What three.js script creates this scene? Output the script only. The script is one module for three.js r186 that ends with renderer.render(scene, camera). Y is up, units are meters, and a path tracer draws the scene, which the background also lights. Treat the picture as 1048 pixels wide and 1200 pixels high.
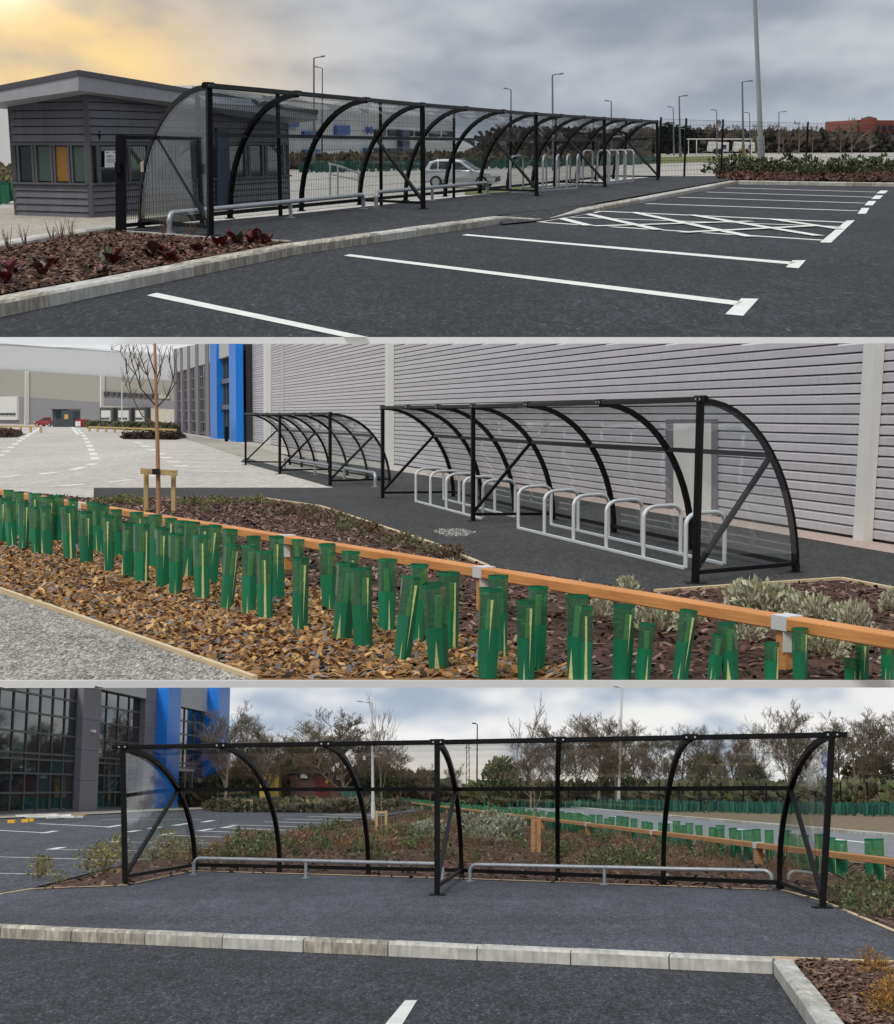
import * as THREE from 'three';

// ---------------------------------------------------------------- camera, sky, sun, exposure
// The picture shows three places, one above the other. Each is built as a terrace with a ground of its own:
// the lowest is level, the two above it stand farther off on steeper slopes and at a larger size, so that none shades the next.
const FPX = 1800, W = 1048, H = 1200, CX = W / 2, CY = H / 2;
const scene = new THREE.Scene();
const camera = new THREE.PerspectiveCamera(2 * Math.atan(CY / FPX) * 180 / Math.PI, W / H, 0.1, 900000);
const EYE = 1.5, PITCH = Math.atan((924 - CY) / FPX);
camera.position.set(0, EYE, 0);
camera.rotation.x = PITCH;
scene.add(camera);
const renderer = new THREE.WebGLRenderer({ antialias: true });
renderer.setSize(894, 1024);
renderer.toneMapping = THREE.LinearToneMapping;
renderer.toneMappingExposure = 1.15;
renderer.shadowMap.enabled = true;

let seed = 7;
const rnd = () => { seed = (seed * 1664525 + 1013904223) >>> 0; return seed / 4294967296; };
const rr = (a, b) => a + (b - a) * rnd();
const hash = (x, y, s) => { let h = (x * 374761393 + y * 668265263 + s * 974634777) | 0; h = Math.imul(h ^ (h >>> 13), 1274126177); h ^= h >>> 16; return (h >>> 0) / 4294967296; };
const sm = t => t * t * (3 - 2 * t);
function vnoise(x, y, s, per) {
  const xi = Math.floor(x), yi = Math.floor(y), fx = sm(x - xi), fy = sm(y - yi);
  const w = per ? (a => ((a % per) + per) % per) : (a => a);
  const a = hash(w(xi), w(yi), s), b = hash(w(xi + 1), w(yi), s), c = hash(w(xi), w(yi + 1), s), d = hash(w(xi + 1), w(yi + 1), s);
  return a + (b - a) * fx + (c - a) * fy + (a - b - c + d) * fx * fy;
}
function fbm(x, y, s, oct, per) { let v = 0, a = 0.5, n = 0; for (let i = 0; i < oct; i++) { v += a * vnoise(x, y, s + i * 17, per); n += a; x *= 2; y *= 2; if (per) per *= 2; a *= 0.55; } return v / n; }
const clamp = (x, a = 0, b = 1) => Math.min(b, Math.max(a, x));
const mix = (a, b, t) => a + (b - a) * t;
const mix3 = (a, b, t) => [mix(a[0], b[0], t), mix(a[1], b[1], t), mix(a[2], b[2], t)];
const sstep = (a, b, x) => sm(clamp((x - a) / (b - a)));
const lin = c => c <= 0.04045 ? c / 12.92 : Math.pow((c + 0.055) / 1.055, 2.4);
const lin3 = (r, g, b) => [lin(r / 255), lin(g / 255), lin(b / 255)];

const GLOW_AZ = -17, GLOW_EL = 27.6, SUN_AZ = -158, SUN_EL = 40;     // degrees, azimuth from straight ahead
{
  const w = 2048, h = 1024, d = new Float32Array(w * h * 4);
  for (let j = 0; j < h; j++) for (let i = 0; i < w; i++) {
    const el = ((j + 0.5) / h - 0.5) * 180, ph = ((i + 0.5) / w - 0.5) * 360;
    let az = ph + 90; if (az > 180) az -= 360; if (az < -180) az += 360;
    const e = Math.max(el, 0);
    // layered cloud: long flat banks, broken low down
    const wrapAz = az;
    const n1 = fbm(wrapAz * 0.11 + 3 + e * 0.03, e * 0.46, 3, 6);
    const n2 = fbm(wrapAz * 0.30 + 9, e * 0.85 + 0.04 * wrapAz, 11, 5);
    const n4 = fbm(wrapAz * 0.9 + 2, e * 2.4, 29, 3);
    const n3 = fbm(wrapAz * 0.055 + 5, e * 0.13, 23, 4);
    const bank = sstep(0.32, 0.70, n1 * 0.62 + n2 * 0.28 + n4 * 0.10 + (n3 - 0.5) * 0.3);
    let c = mix3(lin3(186, 190, 196), lin3(138, 146, 158), bank);
    const low = Math.exp(-Math.pow(e / 7, 2));
    c = mix3(c, mix3(lin3(234, 233, 231), lin3(158, 173, 192), sstep(0.42, 0.62, n1 * 0.5 + n2 * 0.5)), low);
    c = mix3(c, lin3(222, 206, 186), Math.exp(-Math.pow((e - 0.2) / 0.85, 2)) * 0.75 * Math.exp(-Math.pow((az + 0.5) / 7, 2)));
    c = mix3(c, lin3(226, 226, 225), Math.exp(-Math.pow((e - 15.5) / 4, 2)) * 0.75);
    c = mix3(c, lin3(190, 197, 206), Math.exp(-Math.pow((e - 23.4) / 1.1, 2)) * 0.55);
    // evening light breaks through thin cloud
    const ga = Math.exp(-Math.pow((az - GLOW_AZ) / 8.0, 2) - Math.pow((e - 25.6) / 3.0, 2));
    c = mix3(c, mix3(lin3(240, 208, 150), lin3(190, 176, 156), sstep(0.45, 0.72, n2 * 0.5 + n1 * 0.5)), clamp(ga * 1.4));
    const gs = Math.exp(-Math.pow((az - GLOW_AZ + 0.9) / 1.9, 2) - Math.pow((e - GLOW_EL - 0.6) / 1.0, 2));
    c = mix3(c, [1.35, 1.2, 0.92], clamp(gs * mix(1.2, 0.5, n2)));
    // an overcast sky is brighter towards the zenith
    const k = 1 + 1.5 * sstep(26, 90, e);
    const dn = el < 0 ? mix(1, 0.35, sstep(0, -12, el)) : 1;
    const o = (j * w + i) * 4; d[o] = c[0] * k * dn; d[o + 1] = c[1] * k * dn; d[o + 2] = c[2] * k * dn; d[o + 3] = 1;
  }
  const t = new THREE.DataTexture(d, w, h, THREE.RGBAFormat, THREE.FloatType);
  t.mapping = THREE.EquirectangularReflectionMapping; t.minFilter = t.magFilter = THREE.LinearFilter; t.needsUpdate = true;
  scene.background = t; scene.environment = t;
}
const sun = new THREE.DirectionalLight(new THREE.Color(1, 0.95, 0.88), 1.5);
{
  const a = SUN_AZ * Math.PI / 180, e = SUN_EL * Math.PI / 180;
  sun.position.set(Math.sin(a) * Math.cos(e) * 200, Math.sin(e) * 200, -Math.cos(a) * Math.cos(e) * 200);
  sun.castShadow = true; sun.shadow.radius = 24; sun.shadow.mapSize.set(2048, 2048);
  Object.assign(sun.shadow.camera, { left: -80, right: 80, top: 80, bottom: -80, near: 1, far: 600 });
  scene.add(sun);
}

// ---------------------------------------------------------------- places: pixel rays meet each place's own ground
function place(hor, eye, size) {
  const tilt = PITCH + Math.atan((CY - hor) / FPX);
  const q = new THREE.Quaternion().setFromAxisAngle(new THREE.Vector3(1, 0, 0), tilt);
  const M = new THREE.Matrix4().makeTranslation(0, EYE, 0).multiply(new THREE.Matrix4().makeRotationX(tilt)).multiply(new THREE.Matrix4().makeScale(size, size, size)).multiply(new THREE.Matrix4().makeTranslation(0, -eye, 0));
  return { hor, eye, size, tilt, q, M, a: PITCH - tilt };
}
const P1 = place(168, 1.35, 350), P2 = place(484, 1.95, 14), P3 = place(924, EYE, 1);
let PL = P3;                                    // the place that is being built
function ray(u, v) {
  const x = (u - CX) / FPX, y = (CY - v) / FPX, c = Math.cos(PL.a), s = Math.sin(PL.a);
  return [x, y * c + s, y * s - c];
}
const g = (u, v, y = 0) => { const d = ray(u, v), t = (y - PL.eye) / d[1]; return [d[0] * t, y, d[2] * t]; };
const at = (u, v, z) => { const d = ray(u, v), t = z / d[2]; return [d[0] * t, PL.eye + d[1] * t, z]; };
function onWall(A, B, u, v) {                    // the ray meets the upright plane through A and B
  const d = ray(u, v), nx = B[2] - A[2], nz = A[0] - B[0], t = (A[0] * nx + A[2] * nz) / (d[0] * nx + d[2] * nz);
  return [d[0] * t, PL.eye + d[1] * t, d[2] * t];
}
const add = (a, b, k = 1) => [a[0] + b[0] * k, a[1] + b[1] * k, a[2] + b[2] * k];
const sub = (a, b) => [a[0] - b[0], a[1] - b[1], a[2] - b[2]];
const mul = (a, k) => [a[0] * k, a[1] * k, a[2] * k];
const dot = (a, b) => a[0] * b[0] + a[1] * b[1] + a[2] * b[2];
const cross = (a, b) => [a[1] * b[2] - a[2] * b[1], a[2] * b[0] - a[0] * b[2], a[0] * b[1] - a[1] * b[0]];
const len = a => Math.hypot(a[0], a[1], a[2]);
const nrm = a => { const l = len(a) || 1; return [a[0] / l, a[1] / l, a[2] / l]; };
const lerp = (a, b, t) => [mix(a[0], b[0], t), mix(a[1], b[1], t), mix(a[2], b[2], t)];
const up = (a, y) => [a[0], a[1] + y, a[2]];

// ---------------------------------------------------------------- mesh builder
const ORIGIN = new WeakMap();
class MB {
  constructor() { this.p = []; this.n = []; this.c = null; this.col = null; }
  color(r, g, b) { if (!this.c) { this.c = []; for (let i = 0; i < this.p.length; i += 3) this.c.push(1, 1, 1); } this.col = [r, g, b]; return this; }
  v(a, n) { this.p.push(a[0], a[1], a[2]); this.n.push(n[0], n[1], n[2]); if (this.c) this.c.push(...this.col); }
  tri(a, b, c, na, nb, nc) { if (!na) na = nb = nc = nrm(cross(sub(b, a), sub(c, a))); this.v(a, na); this.v(b, nb); this.v(c, nc); return this; }
  quad(a, b, c, d) { return this.tri(a, b, c).tri(a, c, d); }
  hexa(b, t) {                                    // bottom and top loops of equal length, both seen anticlockwise from above
    const k = b.length;
    for (let i = 0; i < k; i++) { const j = (i + 1) % k; this.quad(b[i], b[j], t[j], t[i]); }
    for (let i = 1; i < k - 1; i++) { this.tri(t[0], t[i], t[i + 1]); this.tri(b[0], b[i + 1], b[i]); }
    return this;
  }
  box(c, s, turn = 0) {                           // c is the middle of the base
    const co = Math.cos(turn), si = Math.sin(turn);
    const q = (x, y, z) => [c[0] + x * co + z * si, c[1] + y, c[2] - x * si + z * co];
    const x = s[0] / 2, z = s[2] / 2;
    const L = y => [q(-x, y, z), q(x, y, z), q(x, y, -z), q(-x, y, -z)];
    return this.hexa(L(0), L(s[1]));
  }
  beam(a, b, w, h = w, upv = [0, 1, 0], ch = 0) { // a bar of width w and height h, chamfered when ch > 0
    const d = nrm(sub(b, a)); let s = cross(d, upv); if (len(s) < 1e-4) s = cross(d, [1, 0, 0.01]); s = nrm(s); const u = cross(s, d);
    const x = w / 2, y = h / 2, pr = ch ? [[-x + ch, -y], [x - ch, -y], [x, -y + ch], [x, y - ch], [x - ch, y], [-x + ch, y], [-x, y - ch], [-x, -y + ch]] : [[-x, -y], [x, -y], [x, y], [-x, y]];
    const L = o => pr.map(([i, j]) => add(add(o, s, i), u, j));
    return this.hexa(L(a).reverse(), L(b).reverse());
  }
  tube(pts, r, seg = 8, caps = true) {
    const k = pts.length, rad = typeof r === 'function' ? r : () => r;
    let d0 = nrm(sub(pts[1], pts[0])), s = cross(d0, [0, 1, 0]); if (len(s) < 0.05) s = cross(d0, [1, 0, 0]); s = nrm(s);
    const rings = [], nr = [];
    for (let i = 0; i < k; i++) {
      const d = nrm(sub(pts[Math.min(k - 1, i + 1)], pts[Math.max(0, i - 1)]));
      s = nrm(sub(s, mul(d, dot(s, d)))); const t = cross(d, s), ri = rad(i / (k - 1)), R = [], N = [];
      for (let j = 0; j < seg; j++) { const a = j / seg * 2 * Math.PI, n = add(mul(s, Math.cos(a)), t, Math.sin(a)); N.push(n); R.push(add(pts[i], n, ri)); }
      rings.push(R); nr.push(N);
    }
    for (let i = 0; i < k - 1; i++) for (let j = 0; j < seg; j++) {
      const m = (j + 1) % seg, A = rings[i], B = rings[i + 1], NA = nr[i], NB = nr[i + 1];
      this.tri(A[j], A[m], B[m], NA[j], NA[m], NB[m]); this.tri(A[j], B[m], B[j], NA[j], NB[m], NB[j]);
    }
    if (caps) for (let j = 1; j < seg - 1; j++) { this.tri(rings[0][0], rings[0][j + 1], rings[0][j]); this.tri(rings[k - 1][0], rings[k - 1][j], rings[k - 1][j + 1]); }
    return this;
  }
  ribbonBar(pts, w, sides) {                      // a square bar swept along a curve; sides[i] is the unit vector across
    const L = pts.map((p, i) => { const d = nrm(sub(pts[Math.min(pts.length - 1, i + 1)], pts[Math.max(0, i - 1)])), s = sides, u = nrm(cross(s, d)), h = w / 2; return [add(add(p, s, -h), u, -h), add(add(p, s, h), u, -h), add(add(p, s, h), u, h), add(add(p, s, -h), u, h)]; });
    for (let i = 0; i < pts.length - 1; i++) for (let j = 0; j < 4; j++) { const m = (j + 1) % 4; this.quad(L[i][j], L[i + 1][j], L[i + 1][m], L[i][m]); }
    const e = L[pts.length - 1]; this.quad(L[0][0], L[0][1], L[0][2], L[0][3]); this.quad(e[3], e[2], e[1], e[0]);
    return this;
  }
  poly(pts) {                                     // a flat level sheet
    const V = pts.map(p => new THREE.Vector2(p[0], -p[2]));
    for (const [a, b, c] of THREE.ShapeUtils.triangulateShape(V, [])) {
      const n = cross(sub(pts[b], pts[a]), sub(pts[c], pts[a]));
      n[1] > 0 ? this.tri(pts[a], pts[b], pts[c]) : this.tri(pts[a], pts[c], pts[b]);
    }
    return this;
  }
  geo(off = [0, 0, 0]) {
    const P = new Float32Array(this.p.length), N = new Float32Array(this.n), U = new Float32Array(this.p.length / 3 * 2);
    for (let i = 0; i < P.length; i += 9) {
      const n = [N[i] + N[i + 3] + N[i + 6], N[i + 1] + N[i + 4] + N[i + 7], N[i + 2] + N[i + 5] + N[i + 8]].map(Math.abs);
      const ax = n[1] >= n[0] && n[1] >= n[2] ? 1 : n[0] > n[2] ? 0 : 2;
      for (let k = 0; k < 9; k += 3) {
        const x = this.p[i + k], y = this.p[i + k + 1], z = this.p[i + k + 2], o = (i + k) / 3 * 2;
        U[o] = ax === 0 ? z : x; U[o + 1] = ax === 1 ? -z : y;
        P[i + k] = x - off[0]; P[i + k + 1] = y - off[1]; P[i + k + 2] = z - off[2];
      }
    }
    const G = new THREE.BufferGeometry();
    G.setAttribute('position', new THREE.BufferAttribute(P, 3)); G.setAttribute('normal', new THREE.BufferAttribute(N, 3)); G.setAttribute('uv', new THREE.BufferAttribute(U, 2));
    if (this.c) G.setAttribute('color', new THREE.BufferAttribute(new Float32Array(this.c), 3));
    return G;
  }
  build(name, mat, parent) {
    const m = new THREE.Mesh(this.geo(ORIGIN.get(parent) || [0, 0, 0]), mat); m.name = name;
    ORIGIN.set(m, ORIGIN.get(parent) || [0, 0, 0]); parent.add(m); return m;
  }
}
// ---------------------------------------------------------------- things
const used = {};
const numbered = n => { used[n] = (used[n] ?? -1) + 1; return used[n] ? n + '_' + String(used[n]).padStart(3, '0') : n; };
function put(o, base, turn = 0, k = 1, lean = null) {
  const p = new THREE.Vector3(...base).applyMatrix4(PL.M); o.position.copy(p);
  o.quaternion.copy(PL.q).multiply(new THREE.Quaternion().setFromAxisAngle(new THREE.Vector3(0, 1, 0), turn));
  if (lean) o.quaternion.multiply(new THREE.Quaternion().setFromEuler(new THREE.Euler(lean[0], 0, lean[1])));
  o.scale.setScalar(PL.size * k);
}
function thing(name, label, category, base = [0, 0, 0], group, local = false) {   // parts are given in the place's metres, or about the base when local
  const o = new THREE.Group(); o.name = numbered(name); scene.add(o); put(o, base);
  ORIGIN.set(o, local ? [0, 0, 0] : base); o.userData = { label, category }; if (group) o.userData.group = group;
  return o;
}
function copyOf(o, label) { const c = o.clone(); c.name = numbered(o.name.replace(/_\d{3}$/, '')); c.userData = { ...o.userData }; if (label) c.userData.label = label; scene.add(c); return c; }
function struct(name, label) { const o = new THREE.Group(); o.name = numbered(name); scene.add(o); put(o, [0, 0, 0]); o.userData = { label, kind: 'structure' }; return o; }
function sheet(name, label, px, y, mat) {          // a level surface outlined by the pixels of its corners
  const m = new MB().poly(px.map(([u, v]) => g(u, v, y))).geo();
  const o = new THREE.Mesh(m, mat); o.name = numbered(name); scene.add(o); put(o, [0, 0, 0]); o.userData = { label, kind: 'structure' }; return o;
}
function sheet3(name, label, pts, mat) { const o = new THREE.Mesh(new MB().poly(pts).geo(), mat); o.name = numbered(name); scene.add(o); put(o, [0, 0, 0]); o.userData = { label, kind: 'structure' }; return o; }
function sampler(pts) {                            // even scatter over a level polygon
  const V = pts.map(p => new THREE.Vector2(p[0], -p[2])), T = THREE.ShapeUtils.triangulateShape(V, []), A = []; let s = 0;
  for (const [a, b, c] of T) { s += Math.abs((V[b].x - V[a].x) * (V[c].y - V[a].y) - (V[c].x - V[a].x) * (V[b].y - V[a].y)) / 2; A.push(s); }
  return { area: s, pick() { const r = rnd() * s; let i = A.findIndex(x => x >= r); if (i < 0) i = T.length - 1; let a = rnd(), b = rnd(); if (a + b > 1) { a = 1 - a; b = 1 - b; } const [p, q, w] = T[i].map(k => pts[k]); return [p[0] + (q[0] - p[0]) * a + (w[0] - p[0]) * b, p[1], p[2] + (q[2] - p[2]) * a + (w[2] - p[2]) * b]; } };
}
function scatter(name, label, pts, geo, mat, count, sizes, palette, flat = 0.5) {
  const S = sampler(pts), I = new THREE.InstancedMesh(geo, mat, count), m = new THREE.Matrix4(), q = new THREE.Quaternion(), e = new THREE.Euler(), c = new THREE.Color();
  for (let i = 0; i < count; i++) {
    const p = S.pick(), k = rr(sizes[0], sizes[1]);
    q.setFromEuler(e.set(rr(-flat, flat), rr(0, 6.28), rr(-flat, flat)));
    m.compose(new THREE.Vector3(p[0], p[1] + k * rr(0.1, 0.5) * 0.2, p[2]), q, new THREE.Vector3(k * rr(0.7, 1.4), k, k * rr(0.7, 1.3))); I.setMatrixAt(i, m);
    const w = palette[Math.floor(rnd() * palette.length)], f = rr(0.75, 1.2); I.setColorAt(i, c.setRGB(w[0] * f, w[1] * f, w[2] * f));
  }
  I.name = numbered(name); I.userData = { label, kind: 'stuff' }; scene.add(I); put(I, [0, 0, 0]); return I;
}
// ---------------------------------------------------------------- materials
function tex(size, metres, fn, srgb = true) {
  const d = new Uint8Array(size * size * 4);
  for (let j = 0; j < size; j++) for (let i = 0; i < size; i++) { const c = fn(i / size, j / size, i, j), o = (j * size + i) * 4; d[o] = clamp(c[0], 0, 255); d[o + 1] = clamp(c[1], 0, 255); d[o + 2] = clamp(c[2], 0, 255); d[o + 3] = 255; }
  const t = new THREE.DataTexture(d, size, size); t.wrapS = t.wrapT = THREE.RepeatWrapping; t.magFilter = THREE.LinearFilter; t.minFilter = THREE.LinearMipmapLinearFilter; t.generateMipmaps = true;
  if (srgb) t.colorSpace = THREE.SRGBColorSpace; t.repeat.set(1 / metres, 1 / metres); t.needsUpdate = true; return t;
}
const std = (o) => new THREE.MeshStandardMaterial({ roughness: 0.8, side: THREE.DoubleSide, ...o });
const rgb = (r, g, b) => new THREE.Color().setRGB(r, g, b);
function coarse(n, fn) { const A = new Float32Array(n * n); for (let j = 0; j < n; j++) for (let i = 0; i < n; i++) A[j * n + i] = fn(i / n, j / n); return (u, v) => { const x = u * n, y = v * n, i = Math.floor(x), j = Math.floor(y), fx = x - i, fy = y - j, q = (a, b) => A[((b % n) + n) % n * n + ((a % n) + n) % n]; return mix(mix(q(i, j), q(i + 1, j), fx), mix(q(i, j + 1), q(i + 1, j + 1), fx), fy); }; }
function asphaltTex(base, grain, patch, tint, s, metres = 9, size = 1024) {
  const P = coarse(200, (u, v) => (fbm(u * 5, v * 5, s + 1, 4, 5) - 0.5) + (fbm(u * 3, v * 24, s + 9, 3, 3) - 0.5) * 0.4 + (fbm(u * 40, v * 12, s + 2, 2, 40) - 0.5) * 0.35);
  const t = tex(size, metres, (u, v, i, j) => {
    const f = hash(i, j, s), h2 = vnoise(i * 0.5, j * 0.5, s + 5, size / 2), h3 = vnoise(i * 0.25, j * 0.25, s + 6, size / 4), h4 = vnoise(i * 0.0625, j * 0.0625, s + 7, size / 16), st = hash(i >> 1, j >> 1, s + 8), q = st > 0.992 ? 2.2 : st < 0.02 ? -1 : 0;
    const k = base + ((f - 0.5) * 0.6 + (h2 - 0.5) * 1.9 + (h3 - 0.5) * 1.5 + (h4 - 0.5) * 0.5 + q) * grain + P(u, v) * patch;
    return [k * tint[0], k * tint[1], k * tint[2]];
  });
  t.repeat.set(1 / metres, 1 / (metres * 3)); return t;
}
const grainBump = tex(512, 0.9, (u, v, i, j) => { const k = 128 + (hash(i, j, 41) - 0.5) * 160 + (fbm(u * 60, v * 60, 5, 2, 60) - 0.5) * 120; return [k, k, k]; }, false);
const M = {};
M.asphalt1 = std({ map: asphaltTex(31, 27, 18, [0.97, 0.99, 1.09], 101, 8, 1024), bumpMap: grainBump, bumpScale: 0.9, roughness: 0.82 });
M.pave1 = std({ map: asphaltTex(40, 20, 20, [0.97, 0.98, 1.06], 131, 8, 512), bumpMap: grainBump, bumpScale: 0.7, roughness: 0.85 });
M.asphalt3 = std({ map: asphaltTex(52, 32, 22, [0.96, 0.98, 1.08], 151, 5, 1024), bumpMap: grainBump, bumpScale: 0.004, roughness: 0.8 });
M.pave3 = std({ map: asphaltTex(76, 24, 30, [0.97, 0.98, 1.08], 171, 5, 1024), bumpMap: grainBump, bumpScale: 0.003, roughness: 0.85 });
M.lot3 = std({ map: asphaltTex(74, 26, 22, [0.97, 0.99, 1.07], 191, 7, 512), roughness: 0.85 });
M.lot2 = std({ map: asphaltTex(184, 10, 18, [1.03, 1, 0.95], 211, 20, 512), roughness: 0.9 });
M.pave2 = std({ map: asphaltTex(50, 18, 22, [1.02, 1, 0.96], 231, 7, 1024), bumpMap: grainBump, bumpScale: 0.03, roughness: 0.85 });
M.path2 = std({ map: asphaltTex(142, 52, 18, [1.03, 1, 0.94], 251, 4, 1024), bumpMap: grainBump, bumpScale: 0.05, roughness: 0.9 });
M.road3 = std({ map: asphaltTex(132, 14, 14, [0.98, 1, 1.02], 271, 7, 512), roughness: 0.85 });
M.concrete1 = std({ map: asphaltTex(158, 12, 30, [1.04, 1, 0.92], 291, 7, 512), roughness: 0.9 });
M.farlot1 = std({ map: asphaltTex(172, 10, 18, [1.03, 1, 0.95], 311, 30, 512), roughness: 0.9 });
M.grass = std({ map: tex(512, 3, (u, v, i, j) => { const k = fbm(u * 12, v * 12, 7, 4, 12), f = hash(i, j, 3) * 26; return [66 + k * 44 + f, 76 + k * 36 + f, 40 + k * 20 + f * 0.5]; }), roughness: 1 });
M.verge = std({ map: tex(512, 3, (u, v, i, j) => { const k = fbm(u * 12, v * 12, 17, 4, 12), f = hash(i, j, 5) * 26; return [84 + k * 46 + f, 74 + k * 36 + f, 54 + k * 26 + f]; }), roughness: 1 });
const mulchTex = (a, b, s) => tex(1024, 3, (u, v, i, j) => { const k = fbm(u * 60, v * 60, s, 3, 60), n = fbm(u * 5, v * 5, s + 4, 3, 5), f = hash(i >> 1, j >> 1, s + 8), q = clamp(k * 0.9 + (f - 0.5) * 0.7 + (n - 0.5) * 0.6); return [mix(a[0], b[0], q), mix(a[1], b[1], q), mix(a[2], b[2], q)]; });
M.mulch = std({ map: mulchTex([40, 24, 17], [112, 78, 60], 61), roughness: 1 });
M.bark = std({ map: mulchTex([84, 60, 36], [192, 146, 92], 71), roughness: 1 });
M.chip = std({ color: 0xffffff, roughness: 0.95 });
function stainTex(base, tint, s, amt) { return tex(512, 1.3, (u, v, i, j) => { const k = base + (fbm(u * 7, v * 7, s, 5, 7) - 0.5) * amt + (fbm(u * 46, v * 5, s + 3, 3, 46) - 0.5) * amt * 0.9 + (hash(i, j, s) - 0.5) * 16 - (hash(i >> 1, j >> 1, s + 7) > 0.985 ? 26 : 0); return [k * tint[0], k * tint[1], k * tint[2]]; }); }
M.kerb = std({ map: stainTex(176, [1.02, 1, 0.95], 81, 76), roughness: 0.9 });
M.kerbB = std({ map: stainTex(160, [1.04, 1, 0.92], 85, 104), roughness: 0.9 });
M.kerbC = std({ map: stainTex(186, [1.01, 1, 0.96], 89, 56), roughness: 0.9 });
const kerbs = [M.kerb, M.kerbB, M.kerbC];
M.paint = std({ map: tex(512, 1.1, (u, v, i, j) => { const k = 226 + (fbm(u * 9, v * 9, 91, 4, 9) - 0.5) * 26 + (hash(i, j, 9) - 0.5) * 16 - (hash(i, j, 12) > 0.985 ? 60 : 0); return [k, k, k * 0.97]; }), roughness: 0.7 });
M.edge = std({ color: rgb(0.9, 0.9, 0.9), roughness: 0.6 });
M.black = new THREE.MeshPhysicalMaterial({ color: rgb(0.007, 0.007, 0.008), roughness: 0.45, specularIntensity: 0.3, side: THREE.DoubleSide });
M.blackDull = new THREE.MeshPhysicalMaterial({ color: rgb(0.009, 0.009, 0.01), roughness: 0.6, specularIntensity: 0.3, side: THREE.DoubleSide });
M.galv = std({ map: tex(256, 0.5, (u, v, i, j) => { const k = 176 + (fbm(u * 16, v * 16, 19, 3, 16) - 0.5) * 40 + (hash(i >> 2, j >> 2, 31) - 0.5) * 12; return [k * 0.98, k, k * 1.02]; }), metalness: 0.55, roughness: 0.42 });
M.bolt = std({ color: rgb(0.65, 0.65, 0.65), metalness: 0.6, roughness: 0.35 });
M.clear = new THREE.MeshPhysicalMaterial({ color: rgb(0.93, 0.95, 0.95), transmission: 1, thickness: 0, roughness: 0.03, ior: 1.5, side: THREE.DoubleSide });
M.scuffed = new THREE.MeshPhysicalMaterial({ color: rgb(0.82, 0.86, 0.86), transmission: 1, thickness: 0, roughness: 0.08, ior: 1.55, side: THREE.DoubleSide });
const woodTex = (a, b, s) => tex(512, 0.9, (u, v, i, j) => { const w = fbm(u * 3, v * 46, s, 4, 3) * 0.7 + fbm(u * 9, v * 120, s + 2, 2, 9) * 0.3; const kx = u * 4 % 1 - 0.5 + (hash(Math.floor(u * 4), Math.floor(v * 5), s) - 0.5) * 0.5, ky = v * 5 % 1 - 0.5, kn = hash(Math.floor(u * 4), Math.floor(v * 5), s + 1) > 0.72 && Math.hypot(kx, ky * 0.8) < 0.07 ? 0.55 : 1; return [mix(a[0], b[0], w) * kn, mix(a[1], b[1], w) * kn, mix(a[2], b[2], w) * kn]; });
M.timber = std({ map: woodTex([178, 108, 56], [246, 184, 116], 33), roughness: 0.75 });
M.timber3 = std({ map: woodTex([150, 104, 62], [206, 160, 108], 35), roughness: 0.8 });
M.stake = std({ map: woodTex([170, 142, 92], [222, 196, 142], 37), roughness: 0.85 });
M.timberEdge = std({ map: woodTex([190, 168, 128], [234, 216, 180], 39), roughness: 0.85 });
M.strap = std({ color: rgb(0.74, 0.75, 0.76), metalness: 0.2, roughness: 0.5 });
M.guard = std({ color: rgb(0.006, 0.21, 0.095), roughness: 0.5 });
M.guardB = std({ color: rgb(0.006, 0.17, 0.08), roughness: 0.5 });
M.guardNet = new THREE.MeshPhysicalMaterial({ color: rgb(0.25, 0.57, 0.37), roughness: 0.05, transmission: 0.84, thickness: 0, side: THREE.DoubleSide });
M.guardStake = std({ map: woodTex([190, 184, 120], [240, 232, 170], 43), roughness: 0.9 });
const streak = (base, amt, s, tint) => tex(512, 2.4, (u, v, i, j) => { const k = base + (fbm(u * 26, v * 3, s, 4, 26) - 0.5) * amt + (fbm(u * 6, v * 6, s + 5, 3, 6) - 0.5) * amt * 0.6 + (hash(i, j, s) - 0.5) * 6; return [k * tint[0], k * tint[1], k * tint[2]]; });
M.clad2 = std({ map: streak(208, 14, 301, [1.0, 0.985, 1.0]), roughness: 0.5, metalness: 0.1 });
M.clad2b = std({ map: streak(200, 16, 303, [1.0, 0.985, 1.0]), roughness: 0.5, metalness: 0.1 });
M.clad2Back = std({ color: rgb(0.06, 0.05, 0.06), roughness: 0.8 });
M.clad1 = std({ map: streak(104, 18, 305, [0.98, 0.97, 1.02]), roughness: 0.55, metalness: 0.1 });
M.clad1Back = std({ color: rgb(0.035, 0.035, 0.04), roughness: 0.8 });
M.roof1 = std({ map: streak(168, 16, 307, [0.98, 0.98, 1.0]), roughness: 0.6 });
M.soffit1 = std({ color: rgb(0.16, 0.15, 0.14), roughness: 0.8 });
M.frame = std({ color: rgb(0.09, 0.09, 0.10), roughness: 0.5 });
M.frameDark = std({ color: rgb(0.035, 0.036, 0.042), roughness: 0.45 });
M.mullion = std({ color: rgb(0.075, 0.08, 0.085), roughness: 0.45 });
M.glass = new THREE.MeshPhysicalMaterial({ color: rgb(0.012, 0.02, 0.024), roughness: 0.03, ior: 1.62, side: THREE.DoubleSide });
M.glassB = new THREE.MeshPhysicalMaterial({ color: rgb(0.010, 0.04, 0.046), roughness: 0.04, ior: 1.55, side: THREE.DoubleSide });
M.glassGreen = new THREE.MeshPhysicalMaterial({ color: rgb(0.045, 0.075, 0.06), roughness: 0.04, ior: 1.7, side: THREE.DoubleSide });
M.amber = std({ color: rgb(0.27, 0.13, 0.025), roughness: 0.12 });
M.pale = std({ color: rgb(0.5, 0.5, 0.42), roughness: 0.4 });
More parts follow.
